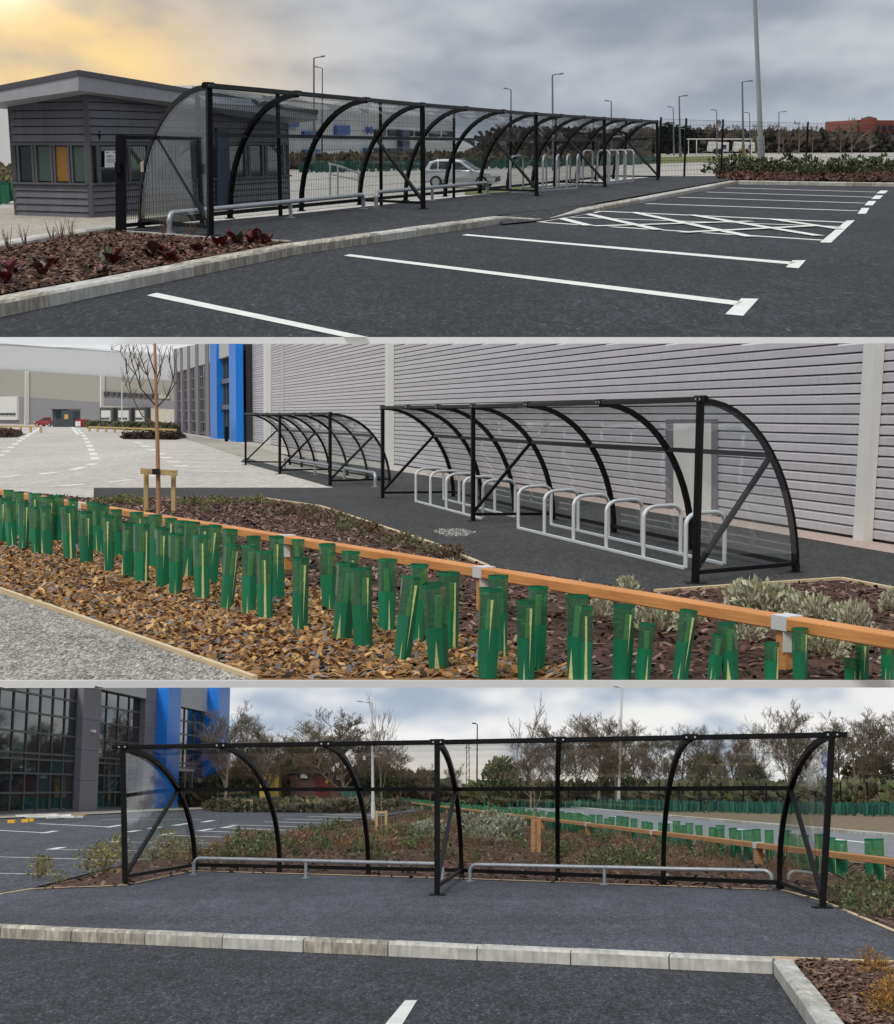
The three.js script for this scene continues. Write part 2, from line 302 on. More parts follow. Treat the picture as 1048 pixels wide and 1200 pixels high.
M.blue = std({ map: streak(128, 8, 331, [0.10, 0.98, 1.75]), roughness: 0.4 });
M.blue1 = std({ color: rgb(0.02, 0.09, 0.36), roughness: 0.5 });
M.navy = std({ color: rgb(0.012, 0.03, 0.075), roughness: 0.5 });
M.pier = std({ map: streak(122, 12, 341, [1.0, 0.96, 1.02]), roughness: 0.6 });
M.greyPanel = std({ map: streak(188, 10, 343, [0.99, 1.0, 0.98]), roughness: 0.6 });
M.wh = std({ map: streak(206, 10, 345, [0.99, 1, 1.0]), roughness: 0.7 });
M.whMid = std({ map: streak(166, 10, 347, [1.0, 0.99, 0.93]), roughness: 0.7 });
M.whLow = std({ map: streak(142, 10, 349, [0.99, 0.98, 1.0]), roughness: 0.7 });
M.whStone = std({ map: streak(200, 16, 351, [1.03, 1, 0.92]), roughness: 0.8 });
M.white = std({ map: streak(224, 10, 353, [1, 1, 0.98]), roughness: 0.5 });
M.doorWhite = std({ map: streak(226, 8, 357, [1.0, 0.995, 0.97]), roughness: 0.5 });
M.gravel = std({ map: tex(512, 1.2, (u, v, i, j) => { const k = hash(i >> 2, j >> 2, 5), q = hash(i >> 2, j >> 2, 6); return [140 + k * 80, 118 + k * 78 + q * 10, 104 + k * 78 + q * 16]; }), roughness: 1 });
M.lamp = std({ color: rgb(0.36, 0.38, 0.39), metalness: 0.3, roughness: 0.5 });
M.lampDark = std({ color: rgb(0.16, 0.17, 0.18), metalness: 0.3, roughness: 0.5 });
M.lampPale = std({ color: rgb(0.68, 0.69, 0.69), metalness: 0.1, roughness: 0.5 });
M.brick = std({ map: tex(512, 2.4, (u, v, i, j) => { const row = Math.floor(v * 32), c = Math.floor(u * 10 + (row & 1) * 0.5), k = hash(c, row, 3), m = (v * 32 % 1) < 0.14; return m ? [120, 104, 92] : [122 + k * 40, 62 + k * 22, 50 + k * 18]; }), roughness: 0.95 });
M.brickDark = std({ map: tex(512, 2.4, (u, v, i, j) => { const row = Math.floor(v * 32), c = Math.floor(u * 10 + (row & 1) * 0.5), k = hash(c, row, 9), m = (v * 32 % 1) < 0.14; return m ? [112, 100, 92] : [92 + k * 36, 70 + k * 26, 66 + k * 22]; }), roughness: 0.95 });
M.redDoor = std({ color: rgb(0.16, 0.028, 0.024), roughness: 0.6 });
M.yellow = std({ color: rgb(0.60, 0.42, 0.10), roughness: 0.6 });
M.yellowBright = std({ color: rgb(0.80, 0.48, 0.02), roughness: 0.5 });
M.red = std({ color: rgb(0.36, 0.012, 0.018), roughness: 0.3 });
M.orange = std({ color: rgb(0.75, 0.14, 0.02), roughness: 0.6 });
M.greenBox = std({ color: rgb(0.01, 0.10, 0.07), roughness: 0.6 });
M.cabin = std({ color: rgb(0.055, 0.07, 0.085), roughness: 0.6 });
M.tyre = std({ color: rgb(0.012, 0.012, 0.012), roughness: 0.8 });
M.rim = std({ color: rgb(0.45, 0.46, 0.48), metalness: 0.6, roughness: 0.35 });
M.carSilver = new THREE.MeshPhysicalMaterial({ color: rgb(0.52, 0.55, 0.58), metalness: 0.25, roughness: 0.4, clearcoat: 0.8, clearcoatRoughness: 0.08, side: THREE.DoubleSide });
M.carRed = new THREE.MeshPhysicalMaterial({ color: rgb(0.30, 0.01, 0.02), roughness: 0.35, clearcoat: 0.8, clearcoatRoughness: 0.08, side: THREE.DoubleSide });
M.plastic = std({ color: rgb(0.03, 0.03, 0.032), roughness: 0.6 });
M.tailLamp = std({ color: rgb(0.5, 0.02, 0.02), roughness: 0.25 });
M.headLamp = std({ color: rgb(0.75, 0.78, 0.8), roughness: 0.15 });
M.barkTree = std({ color: rgb(0.20, 0.165, 0.13), roughness: 0.95, vertexColors: true });
M.sapling = std({ map: tex(256, 0.5, (u, v, i, j) => { const k = fbm(u * 6, v * 40, 77, 4, 6); return [150 + k * 70, 108 + k * 60, 74 + k * 50]; }), roughness: 0.85 });
M.twig = std({ color: rgb(0.12, 0.07, 0.045), roughness: 0.9 });
M.leaf = std({ color: 0xffffff, vertexColors: true, roughness: 0.75 });
M.redLeaf = new THREE.MeshPhysicalMaterial({ color: rgb(0.15, 0.016, 0.022), roughness: 0.4, transmission: 0.2, thickness: 0, side: THREE.DoubleSide });
M.redLeafB = new THREE.MeshPhysicalMaterial({ color: rgb(0.085, 0.03, 0.032), roughness: 0.4, transmission: 0.2, thickness: 0, side: THREE.DoubleSide });
M.greenLeaf = new THREE.MeshPhysicalMaterial({ color: rgb(0.07, 0.10, 0.03), roughness: 0.45, transmission: 0.2, thickness: 0, side: THREE.DoubleSide });
M.wire = new THREE.MeshPhysicalMaterial({ color: rgb(0.012, 0.015, 0.015), roughness: 0.6, specularIntensity: 0.3 });
M.fencePost = new THREE.MeshPhysicalMaterial({ color: rgb(0.007, 0.007, 0.009), roughness: 0.5, specularIntensity: 0.3, side: THREE.DoubleSide });
M.paper = std({ map: (() => { const c = document.createElement('canvas'); c.width = 128; c.height = 176; const x = c.getContext('2d'); x.fillStyle = '#e9ebee'; x.fillRect(0, 0, 128, 176); x.fillStyle = '#26282c'; x.fillRect(10, 12, 34, 8); x.fillRect(84, 12, 34, 8); x.fillStyle = '#5a5e66'; [[60, 50], [84, 62], [74, 84], [96, 96], [88, 108], [90, 120]].forEach(([w, y], i) => x.fillRect(18, y - 0, w, i < 1 ? 8 : 5)); const t = new THREE.CanvasTexture(c); t.colorSpace = THREE.SRGBColorSpace; return t; })(), roughness: 0.6 });
M.sticker = std({ color: rgb(0.72, 0.68, 0.52), roughness: 0.7 });
// ---------------------------------------------------------------- builders shared by the three places
const ARC = 14, MIDT = 46 * Math.PI / 180;
// a barrel shelter: front posts, quarter-round arches back to rear feet, clear sheets between them
function shelter(label, F, TOP, R, per, opt = {}) {
  const bar = opt.bar || 0.062, o = thing('cycle_shelter', label, 'shelter', F[0]), ns = F.length - 1, A = [];
  const along = nrm(sub(F[ns], F[0]));
  for (let i = 0; i <= ns * per; i++) { const s = Math.min(ns - 1, Math.floor(i / per)), t = i / per - s; A.push({ f: lerp(F[s], F[s + 1], t), t: lerp(TOP[s], TOP[s + 1], t), r: lerp(R[s], R[s + 1], t), post: i % per === 0 }); }
  const pt = (a, t, out = 0) => { const s = Math.sin(t), q = [a.t[0], a.f[1], a.t[2]], p = lerp(q, a.r, s); p[1] = mix(a.f[1], a.r[1], s) + (a.t[1] - a.f[1]) * Math.cos(t); if (out) { const d = sub(a.r, a.f), n = nrm([d[0] * Math.sin(t) / len(d), Math.cos(t), d[2] * Math.sin(t) / len(d)]); return add(p, n, out); } return p; };
  const top = a => a.t;
  const e0 = add(top(A[0]), along, -(opt.over ?? 0.16)), e1 = add(top(A[A.length - 1]), along, opt.over ?? 0.16);
  const rail = new MB(); { const P = [e0, ...TOP, e1]; for (let i = 0; i < P.length - 1; i++) rail.beam(up(P[i], 0.02), up(P[i + 1], 0.02), bar, bar, [0, 1, 0], 0.008); }
  rail.build('top_rail', M.black, o);
  const mid = new MB(), low = new MB();
  for (let i = 0; i < ns * per; i++) { mid.beam(pt(A[i], MIDT), pt(A[i + 1], MIDT), bar * 0.92); low.beam(up(A[i].r, 0.11), up(A[i + 1].r, 0.11), bar * 0.92); }
  mid.build('middle_rail', M.black, o); low.build('bottom_rail', M.black, o);
  const across = nrm(cross(sub(A[0].r, A[0].f), [0, 1, 0]));
  A.forEach((a, i) => {
    const P = []; for (let k = 0; k <= ARC; k++) P.push(pt(a, k / ARC * Math.PI / 2));
    const m = new MB().ribbonBar(P, bar * 1.05, across).build('arch', M.black, o);
    const pl = new MB().box(a.r, [0.17, 0.014, 0.17]).box(up(a.r, 0.014), [bar * 1.3, 0.1, bar * 1.3]); pl.build('base_plate', M.blackDull, m);
    const c = new MB().beam(add(up(top(a), 0.025), along, -0.10), add(up(top(a), 0.025), along, 0.10), bar * 1.25, bar * 1.2, [0, 1, 0], 0.01).build('clamp', M.black, o);
    if (!opt.plain) for (const s of [-1, 1]) new MB().box(add(add(up(top(a), 0.012), along, s * 0.06), nrm(sub(a.f, a.r)), bar * 0.63), [0.022, 0.022, 0.022]).build('bolt', M.bolt, c);
    if (a.post) {
      const p = new MB().beam(a.f, top(a), bar * 1.12, bar * 1.12, nrm(sub(a.r, a.f)), 0.008).build('post', M.black, o);
      new MB().box(a.f, [0.24, 0.014, 0.24]).build('base_plate', M.blackDull, p);
      if (!opt.noBrace || !opt.noBrace.includes(i)) new MB().beam(up(a.f, 0.16), pt(a, MIDT), bar * 0.8).build('brace', M.black, o);
      new MB().beam(up(a.f, 0.13), up(a.r, 0.11), bar * 0.75).build('side_rail', M.black, o);
    }
  });
  for (let i = 0; i < A.length - 1; i++) {
    const m = new MB(); for (let k = 0; k < ARC; k++) { const t0 = k / ARC * 1.52 + 0.01, t1 = (k + 1) / ARC * 1.52 + 0.01; m.quad(pt(A[i], t0, bar * 0.62), pt(A[i + 1], t0, bar * 0.62), pt(A[i + 1], t1, bar * 0.62), pt(A[i], t1, bar * 0.62)); }
    m.build('roof_panel', M.clear, o);
  }
  for (const i of opt.ends || [0, A.length - 1]) {
    const a = A[i], m = new MB(), c = up(a.f, 0.15), off = mul(along, i ? 0.036 : -0.036);
    const P = [up(c, 0), ...Array.from({ length: ARC + 1 }, (_, k) => pt(a, k / ARC * 1.5))].map(p => add(p, off));
    for (let k = 1; k < P.length - 1; k++) m.tri(P[0], P[k], P[k + 1]);
    m.build('end_panel', opt.scuffed && i === 0 ? M.scuffed : M.clear, o);
  }
  return o;
}
// a low tubular rail with bent ends and a leg between them
function perch(label, a, b, h, legs, r = 0.03) {
  const o = thing('perch_rail', label, 'rail', a), d = nrm(sub(b, a)), P = [a], c = Math.min(h * 0.45, 0.16);
  const arcTo = (p0, p1, s) => { for (let k = 0; k <= 5; k++) { const t = k / 5 * Math.PI / 2; P.push(s ? add(up(p0, -c + c * Math.cos(t)), d, c * Math.sin(t) * 1 - 0) : add(up(p0, -c + c * Math.sin(t)), d, c - c * Math.cos(t))); } };
  arcTo(up(a, h), null, false); arcTo(add(up(b, h), d, -c), null, true); P.push(b);
  new MB().tube(P, r, 10).build('rail', M.galv, o);
  for (const t of legs) { const p = lerp(a, b, t), l = new MB().tube([p, up(p, h)], r * 0.85, 8).build('leg', M.galv, o); new MB().tube([p, up(p, 0.012)], r * 2.2, 12).build('foot_plate', M.galv, l); }
  for (const p of [a, b]) new MB().tube([p, up(p, 0.012)], r * 2.2, 12).build('foot_plate', M.galv, o);
  return o;
}
function rack(label, A, B, h, r = 0.022, mat = M.galv) {           // hoops from front feet A to rear feet B on two floor rails
  const o = thing('cycle_rack', label, 'cycle rack', A[0]);
  A.forEach((a, i) => {
    const b = B[i], d = sub(b, a), L = len(d), u = nrm(d), c = Math.min(0.14, L * 0.3), P = [up(a, r)];
    for (let k = 0; k <= 5; k++) { const t = k / 5 * Math.PI / 2; P.push(add(up(a, h - c + c * Math.sin(t)), u, L * 0.3 * (1 - Math.cos(t)))); }
    for (let k = 0; k <= 5; k++) { const t = k / 5 * Math.PI / 2; P.push(add(up(b, h - c + c * Math.cos(t)), u, -L * 0.3 * (1 - Math.sin(t)))); }
    P.push(up(b, r)); new MB().tube(P, r, 8).build('hoop', mat, o);
  });
  for (const S of [A, B]) new MB().beam(up(S[0], 0.02), up(S[S.length - 1], 0.02), r * 1.9, 0.04).build('floor_rail', mat, o);
  return o;
}
// green shelter tubes round young hedge plants
function guardProto(k, tall = 0.62) {
  const o = new THREE.Group(); ORIGIN.set(o, [0, 0, 0]);
  const w = rr(0.062, 0.08), dpt = rr(0.045, 0.07), tw = rr(-0.5, 0.5), s = rr(0.5, 0.58) * tall, seg = 10;
  const ring = (y, f) => Array.from({ length: seg }, (_, i) => { const a = i / seg * 2 * Math.PI + tw, q = 1 + 0.1 * Math.cos(4 * a); return [Math.cos(a) * w * q * f, y, Math.sin(a) * dpt * q * f]; });
  const wall = (m, y0, y1, f0, f1, n) => { for (let j = 0; j < n; j++) { const a = ring(mix(y0, y1, j / n), mix(f0, f1, j / n) * (j ? rr(0.97, 1.03) : 1)), b = ring(mix(y0, y1, (j + 1) / n), mix(f0, f1, (j + 1) / n)); for (let i = 0; i < seg; i++) { const t = (i + 1) % seg; m.quad(a[i], b[i], b[t], a[t]); } } return m; };
  wall(new MB(), 0.0, s, rr(0.84, 0.95), 1, 2).build('sleeve', k % 2 ? M.guard : M.guardB, o);
  const net = wall(new MB(), s, tall, 1.0, 1.04, 3).build('net_sleeve', M.guardNet, o);
  wall(new MB(), tall - 0.022, tall, 1.06, 1.08, 1).build('rim', k % 2 ? M.guard : M.guardB, net);
  new MB().beam([w * rr(-0.4, 0.4), 0, dpt * 0.62], [w * rr(-0.2, 0.45), tall * rr(0.86, 0.96), dpt * 0.66], 0.042, 0.024, [0, 0, 1]).build('stake', M.guardStake, o);
  return o;
}
function leafCloud(n, R, size, pal, opt = {}) {                      // leaf-sized faces through a crown's volume, with stems below
  const m = new MB();
  for (let i = 0; i < n; i++) {
    let x, y, z; do { x = rr(-1, 1); y = rr(opt.low ?? 0, 1); z = rr(-1, 1); } while (x * x + y * y * (opt.low === undefined ? 1 : 1) + z * z > 1 || (opt.hollow && rnd() > Math.hypot(x, y, z)));
    const p = [x * R[0], y * R[1], z * R[2]], d = nrm([x + rr(-0.6, 0.6), Math.abs(y) * 0.6 + rr(-0.1, 0.9), z + rr(-0.6, 0.6)]), s = nrm(cross(d, [rr(-1, 1), rr(-0.3, 1), rr(-1, 1)])), L = size * rr(0.6, 1.3), w = L * (opt.slim ?? 0.4), c = pal[Math.floor(rnd() * pal.length)], f = rr(0.75, 1.25);
    m.color(c[0] * f, c[1] * f, c[2] * f);
    const q = add(p, d, L), b = up(add(p, d, L * 0.5), L * 0.1); m.tri(p, add(b, s, w), q); m.tri(p, q, add(b, s, -w));
  }
  return m;
}
function stems(m, n, R, r, col) {
  m.color(...col); for (let i = 0; i < n; i++) { const a = rr(0, 6.28), k = Math.sqrt(rnd()), e = [Math.cos(a) * R[0] * k * 0.9, R[1] * rr(0.5, 1.02), Math.sin(a) * R[2] * k * 0.9]; m.tube([[e[0] * 0.15, 0, e[2] * 0.15], [e[0] * 0.5 + rr(-0.02, 0.02), e[1] * 0.55, e[2] * 0.5], e], t => r * (1 - 0.6 * t), 3, false); } return m;
}
function bareTree(s, h, o = {}) {                                    // trunk, limbs and twigs; returns two builders
  const keep = seed; seed = s * 7919 + 13;
  const trunk = new MB().color(1, 1, 1), twig = new MB().color(1, 1, 1), tips = [];
  const depthMax = o.depth ?? 4, kids = o.kids || [9, 6, 5, 4];
  const grow = (p, d, L, r, dep) => {
    const n = dep === 0 ? 6 : 3, pts = [p]; let q = p, e = d;
    for (let i = 0; i < n; i++) { e = nrm([e[0] + rr(-1, 1) * (dep ? 0.18 : 0.05), e[1] + (dep ? (o.lift ?? 0.10) : 0.05) + rr(-0.1, 0.1), e[2] + rr(-1, 1) * (dep ? 0.18 : 0.05)]); q = add(q, e, L / n); pts.push(q); }
    const tone = rr(0.75, 1.3), m = dep < 2 ? trunk : twig; m.color(tone * 1.02, tone, tone * (o.cool ?? 0.95));
    m.tube(pts, t => Math.max(o.min ?? 0.012, r * (1 - t * (dep ? 0.7 : 0.75))), dep === 0 ? 8 : dep === 1 ? 5 : 3, false);
    if (dep >= depthMax) { tips.push(q); return; }
    const c = Math.round(kids[dep] * rr(0.8, 1.2));
    for (let k = 0; k < c; k++) {
      const t = dep === 0 ? mix(o.clear ?? 0.28, 1, (k + rr(0.1, 0.9)) / c) : rr(0.25, 1), f = t * (pts.length - 1), i = Math.min(pts.length - 2, Math.floor(f)), b = lerp(pts[i], pts[i + 1], f - i), ax = nrm(sub(pts[i + 1], pts[i]));
      const an = rr(0, 6.28), side = nrm(cross(ax, Math.abs(ax[1]) > 0.9 ? [Math.cos(an), 0, Math.sin(an)] : [rr(-1, 1), rr(-0.6, 1), rr(-1, 1)])), sp = (o.spread ?? 0.75) * rr(0.7, 1.3);
      grow(b, nrm(add(mul(ax, Math.cos(sp)), side, Math.sin(sp))), L * (dep === 0 ? rr(0.34, 0.52) * (1.15 - 0.5 * t) : rr(0.42, 0.62)), r * (dep === 0 ? 0.5 * (1.1 - 0.6 * t) : 0.55), dep + 1);
    }
  };
  grow([0, 0, 0], [0, 1, 0], h * (o.trunk ?? 0.8), h * (o.girth ?? 0.017), 0);
  seed = keep; return { trunk, twig, tips };
}
function leafAtTips(tips, n, R, size, pal) { const m = new MB(); for (let i = 0; i < n; i++) { const t = tips[Math.floor(rnd() * tips.length)], p = add(t, [rr(-R, R), rr(-R, R), rr(-R, R)]), d = nrm([rr(-1, 1), rr(-0.3, 1), rr(-1, 1)]), s = nrm(cross(d, [rr(-1, 1), rr(-1, 1), rr(-1, 1)])), c = pal[Math.floor(rnd() * pal.length)], f = rr(0.7, 1.3), L = size * rr(0.6, 1.3); m.color(c[0] * f, c[1] * f, c[2] * f); m.tri(p, add(add(p, d, L * 0.5), s, L * 0.35), add(p, d, L)); m.tri(p, add(p, d, L), add(add(p, d, L * 0.5), s, -L * 0.35)); } return m; }
function lampPost(label, foot, top, arm, mat, r, group, headLen = 0.55) {
  const o = thing('lamp_post', label, 'lamp post', foot, group), h = top[1] - foot[1];
  new MB().tube([foot, lerp(foot, top, 0.18)], r * 1.45, 10).tube([lerp(foot, top, 0.18), top], t => r * (1.1 - 0.4 * t), 10).build('pole', mat, o);
  if (arm) { const e = add(top, arm), m = new MB().tube([top, lerp(top, e, 0.5), e].map((p, i) => up(p, [0, h * 0.008, h * 0.012][i])), r * 0.55, 6).build('arm', mat, o); const d = nrm(arm); new MB().beam(up(add(e, d, -headLen * 0.2), h * 0.012), up(add(e, d, headLen), h * 0.018), r * 3.4, r * 1.4, [0, 1, 0], r * 0.4).build('lantern', mat, m); }
  return o;
}
function kerbRun(name, label, pts, hgt, w, side, stones, mats = kerbs) { // kerb stones along a line of ground points (lower level); side turns the width outward
  const o = struct(name, label);
  for (let i = 0; i < pts.length - 1; i++) {
    const a = pts[i], b = pts[i + 1], d = nrm(sub([b[0], 0, b[2]], [a[0], 0, a[2]])), s = mul([-d[2], 0, d[0]], w * side), n = stones[i] || 1;
    const h0 = hgt[i], h1 = hgt[i + 1];
    for (let k = 0; k < n; k++) {
      const t0 = k / n, t1 = (k + 1) / n, L = len(sub(b, a)), gp = 0.006 / L * n;
      const p = lerp(a, b, t0 + gp / n), q = lerp(a, b, t1 - gp / n), y0 = mix(h0, h1, t0) + rr(-0.004, 0.004), y1 = mix(h0, h1, t1) + rr(-0.004, 0.004), ch = Math.min(0.025, y0 * 0.5);
      const sec = (o0, y) => [o0, up(o0, y - ch), up(add(o0, s, ch / w), y), up(add(o0, s), y), add(o0, s)];
      const A = sec(p, y0), B = sec(q, y1), m = new MB();
      for (let j = 0; j < 4; j++) m.quad(A[j], A[j + 1], B[j + 1], B[j]);
      for (const E of [A, B]) for (let j = 1; j < 4; j++) m.tri(E[0], E[j], E[j + 1]);
      const st = m.build('kerb_stone', mats[Math.floor(rnd() * mats.length)], o);
    }
  }
  return o;
}
function line(parent, pts, y, name = 'painted_line', mat = M.paint) { const m = new MB().poly(pts.map(([u, v]) => g(u, v, y))); const k = new THREE.Mesh(m.geo(), mat); k.name = name; parent.add(k); return k; }
function stripe(parent, a, b, w, y, name, mat) { const A = g(a[0], a[1], y), B = g(b[0], b[1], y), d = nrm(sub(B, A)), s = mul([-d[2], 0, d[0]], w / 2), m = new MB().poly([add(A, s), add(B, s), add(B, s, -1), add(A, s, -1)]); const k = new THREE.Mesh(m.geo(), mat || M.paint); k.name = name || 'painted_line'; parent.add(k); return k; }
// a car seen from the side: profile lofted across its width
function car(name, label, base, yaw, L, paint, k = 1) {
  const o = thing(name, label, 'car', base, undefined, true), hw = 0.86 * L / 4.2, f = L / 4.2;
  const low = [[-2.05, 0.42], [-2.1, 0.62], [-2.08, 0.86], [-1.98, 0.98], [0.85, 1.0], [1.55, 0.9], [1.98, 0.78], [2.1, 0.6], [2.08, 0.4]], cab = [[-1.98, 0.98], [-1.72, 1.44], [-1.3, 1.56], [-0.3, 1.58], [0.12, 1.5], [0.9, 1.0]];
  const loft = (m, pr, wf, closeBottom) => {
    const cols = [-1, -0.94, 0, 0.94, 1], pt = ([x, y], c) => { const w = wf(x, y); const e = Math.abs(c) === 1 ? 1 : Math.abs(c) > 0.5 ? 0.96 : 0; return [x * f, (y - (Math.abs(c) === 1 ? 0.05 : 0)) * f, Math.sign(c) * e * w * f]; };
    for (let i = 0; i < pr.length - 1; i++) for (let j = 0; j < 4; j++) m.quad(pt(pr[i], cols[j]), pt(pr[i + 1], cols[j]), pt(pr[i + 1], cols[j + 1]), pt(pr[i], cols[j + 1]));
    return m;
  };
  const bw = x => 0.86 - 0.10 * Math.pow(Math.abs(x) / 2.1, 4), B = loft(new MB(), low, bw);
  for (const s of [-1, 1]) { const c = [0, 0.66 * f, s * 0.86 * f]; for (let i = 0; i < low.length; i++) { const p = low[i], q = low[(i + 1) % low.length]; B.tri([0, 0.6 * f, s * 0.87 * f], [p[0] * f, (p[1] - 0.05) * f, s * bw(p[0]) * f], [q[0] * f, (q[1] - 0.05) * f, s * bw(q[0]) * f]); } }
  B.box([0, 0.26 * f, 0], [3.9 * f, 0.2 * f, 1.5 * f]);
  const body = B.build('body', paint, o), cw = (x, y) => 0.84 - (y - 0.98) * 0.28, C = loft(new MB(), cab, cw);
  for (const s of [-1, 1]) for (let i = 1; i < cab.length - 1; i++) C.tri([cab[0][0] * f, cab[0][1] * f - 0.05, s * 0.84 * f], [cab[i][0] * f, (cab[i][1] - 0.05) * f, s * cw(...cab[i]) * f], [cab[i + 1][0] * f, (cab[i + 1][1] - 0.05) * f, s * cw(...cab[i + 1]) * f]);
  C.build('cabin', paint, o);
  const win = (nm, P) => { for (const s of [-1, 1]) { const m = new MB(), Q = P.map(([x, y]) => [x * f, y * f, s * (cw(x, y) + 0.018) * f]); for (let i = 1; i < Q.length - 1; i++) m.tri(Q[0], Q[i], Q[i + 1]); m.build(nm, M.glass, o); } };
  win('side_window', [[-1.68, 1.04], [-1.55, 1.34], [-1.25, 1.44], [-1.22, 1.04]]); win('side_window', [[-1.15, 1.04], [-1.15, 1.45], [-0.42, 1.46], [-0.42, 1.03]]); win('side_window', [[-0.35, 1.03], [-0.35, 1.46], [0.06, 1.4], [0.62, 1.02]]);
  { const q = (x, y, s) => [x * f, y * f, s * cw(x, y) * 0.93 * f]; new MB().quad(q(0.2, 1.47, -1), q(0.93, 1.02, -1), q(0.93, 1.02, 1), q(0.2, 1.47, 1)).build('windscreen', M.glass, o); new MB().quad(q(-2.0, 1.03, -1), q(-1.78, 1.42, -1), q(-1.78, 1.42, 1), q(-2.0, 1.03, 1)).build('rear_window', M.glass, o); }
  for (const s of [-1, 1]) {
    for (const x of [-1.3, 1.32]) { const w = new MB().tube([[x * f, 0.34 * f, s * 0.66 * f], [x * f, 0.34 * f, s * 0.885 * f]], 0.34 * f, 18).build('wheel', M.tyre, o); new MB().tube([[x * f, 0.34 * f, s * 0.80 * f], [x * f, 0.34 * f, s * 0.905 * f]], 0.22 * f, 12).build('rim', M.rim, w); }
    new MB().box([1.95 * f, 0.66 * f, s * 0.62 * f], [0.3 * f, 0.15 * f, 0.34 * f]).build('headlight', M.headLamp, o);
    new MB().box([-2.03 * f, 0.8 * f, s * 0.68 * f], [0.12 * f, 0.22 * f, 0.24 * f]).build('tail_light', M.tailLamp, o);
    new MB().beam([-1.3 * f, 1.6 * f, s * 0.62 * f], [0.0, 1.6 * f, s * 0.62 * f], 0.04 * f).build('roof_rail', M.lampDark, o);
    new MB().box([0.7 * f, 0.98 * f, s * 0.94 * f], [0.14 * f, 0.14 * f, 0.12 * f]).build('mirror', paint, o);
  }
  new MB().box([2.06 * f, 0.36 * f, 0], [0.12 * f, 0.26 * f, 1.3 * f]).build('front_bumper', M.plastic, o); new MB().box([-2.06 * f, 0.36 * f, 0], [0.12 * f, 0.22 * f, 1.4 * f]).build('rear_bumper', M.plastic, o);
  new MB().box([-2.11 * f, 0.6 * f, 0], [0.03 * f, 0.12 * f, 0.5 * f]).build('number_plate', M.yellowBright, o);
  put(o, base, yaw, k); return o;
}
function chipGeo(l, w) { const m = new MB(); m.hexa([[-l, 0, w * 0.6], [l * 0.8, 0, w], [l, 0, -w * 0.7], [-l * 0.9, 0, -w]], [[-l * 0.9, w * 0.35, w * 0.5], [l * 0.7, w * 0.3, w * 0.8], [l * 0.9, w * 0.4, -w * 0.6], [-l * 0.8, w * 0.25, -w * 0.9]]); return m.geo(); }
const CHIP = chipGeo(0.5, 0.2);
function trackEdge(name, label, px, y0, h, w, mat) { const o = struct(name, label); for (let i = 0; i < px.length - 1; i++) new MB().beam(up(g(...px[i], y0), h / 2 - 0.02), up(g(...px[i + 1], y0), h / 2 - 0.02), w, h + 0.04).build('edging_board', mat, o); return o; }
// ground of a terrace with its white front edge
function terrace(name, label, y, vNear, vWhite, far, half, mat) {
  const yt = y + 0.032, near = g(CX, vNear, yt), z0 = near[2], t = y - at(CX, vWhite, z0)[1];
  const o = sheet3(name, label, [[-half * 0.12, y, z0], [half * 0.12, y, z0], [half, y, -far], [-half, y, -far]], mat);
  const e = new THREE.Mesh(new MB().hexa([[-half * 0.12, y - t, z0 + 0.012], [half * 0.12, y - t, z0 + 0.012], [half * 0.12, y - t, z0 - 0.004], [-half * 0.12, y - t, z0 - 0.004]], [[-half * 0.12, yt, z0 + 0.012], [half * 0.12, yt, z0 + 0.012], [half * 0.12, yt, z0 - 0.004], [-half * 0.12, yt, z0 - 0.004]]).geo(), M.edge);
  e.name = 'edge_board'; o.add(e); return o;
}
// ---------------------------------------------------------------- helpers for faces of buildings
const faceN = (A, B) => { let n = nrm([B[2] - A[2], 0, A[0] - B[0]]); const m = lerp(A, B, 0.5); if (n[0] * -m[0] + n[2] * -m[2] < 0) n = mul(n, -1); return n; };
function slab(m, Q, n, t0, t1) { const a = Q.map(p => add(p, n, t0)), b = Q.map(p => add(p, n, t1)); return m.hexa(a, b); }
const quadOn = (A, B, u0, v0, u1, v1, v2, v3) => [onWall(A, B, u0, v1), onWall(A, B, u1, v2 ?? v1), onWall(A, B, u1, v3 ?? v0), onWall(A, B, u0, v0)];   // left edge v0 (top) to v1, right edge v3 to v2
const rectW = (A, B, s0, s1, y0, y1) => [up(lerp(A, B, s0), y0), up(lerp(A, B, s1), y0), up(lerp(A, B, s1), y1), up(lerp(A, B, s0), y1)];

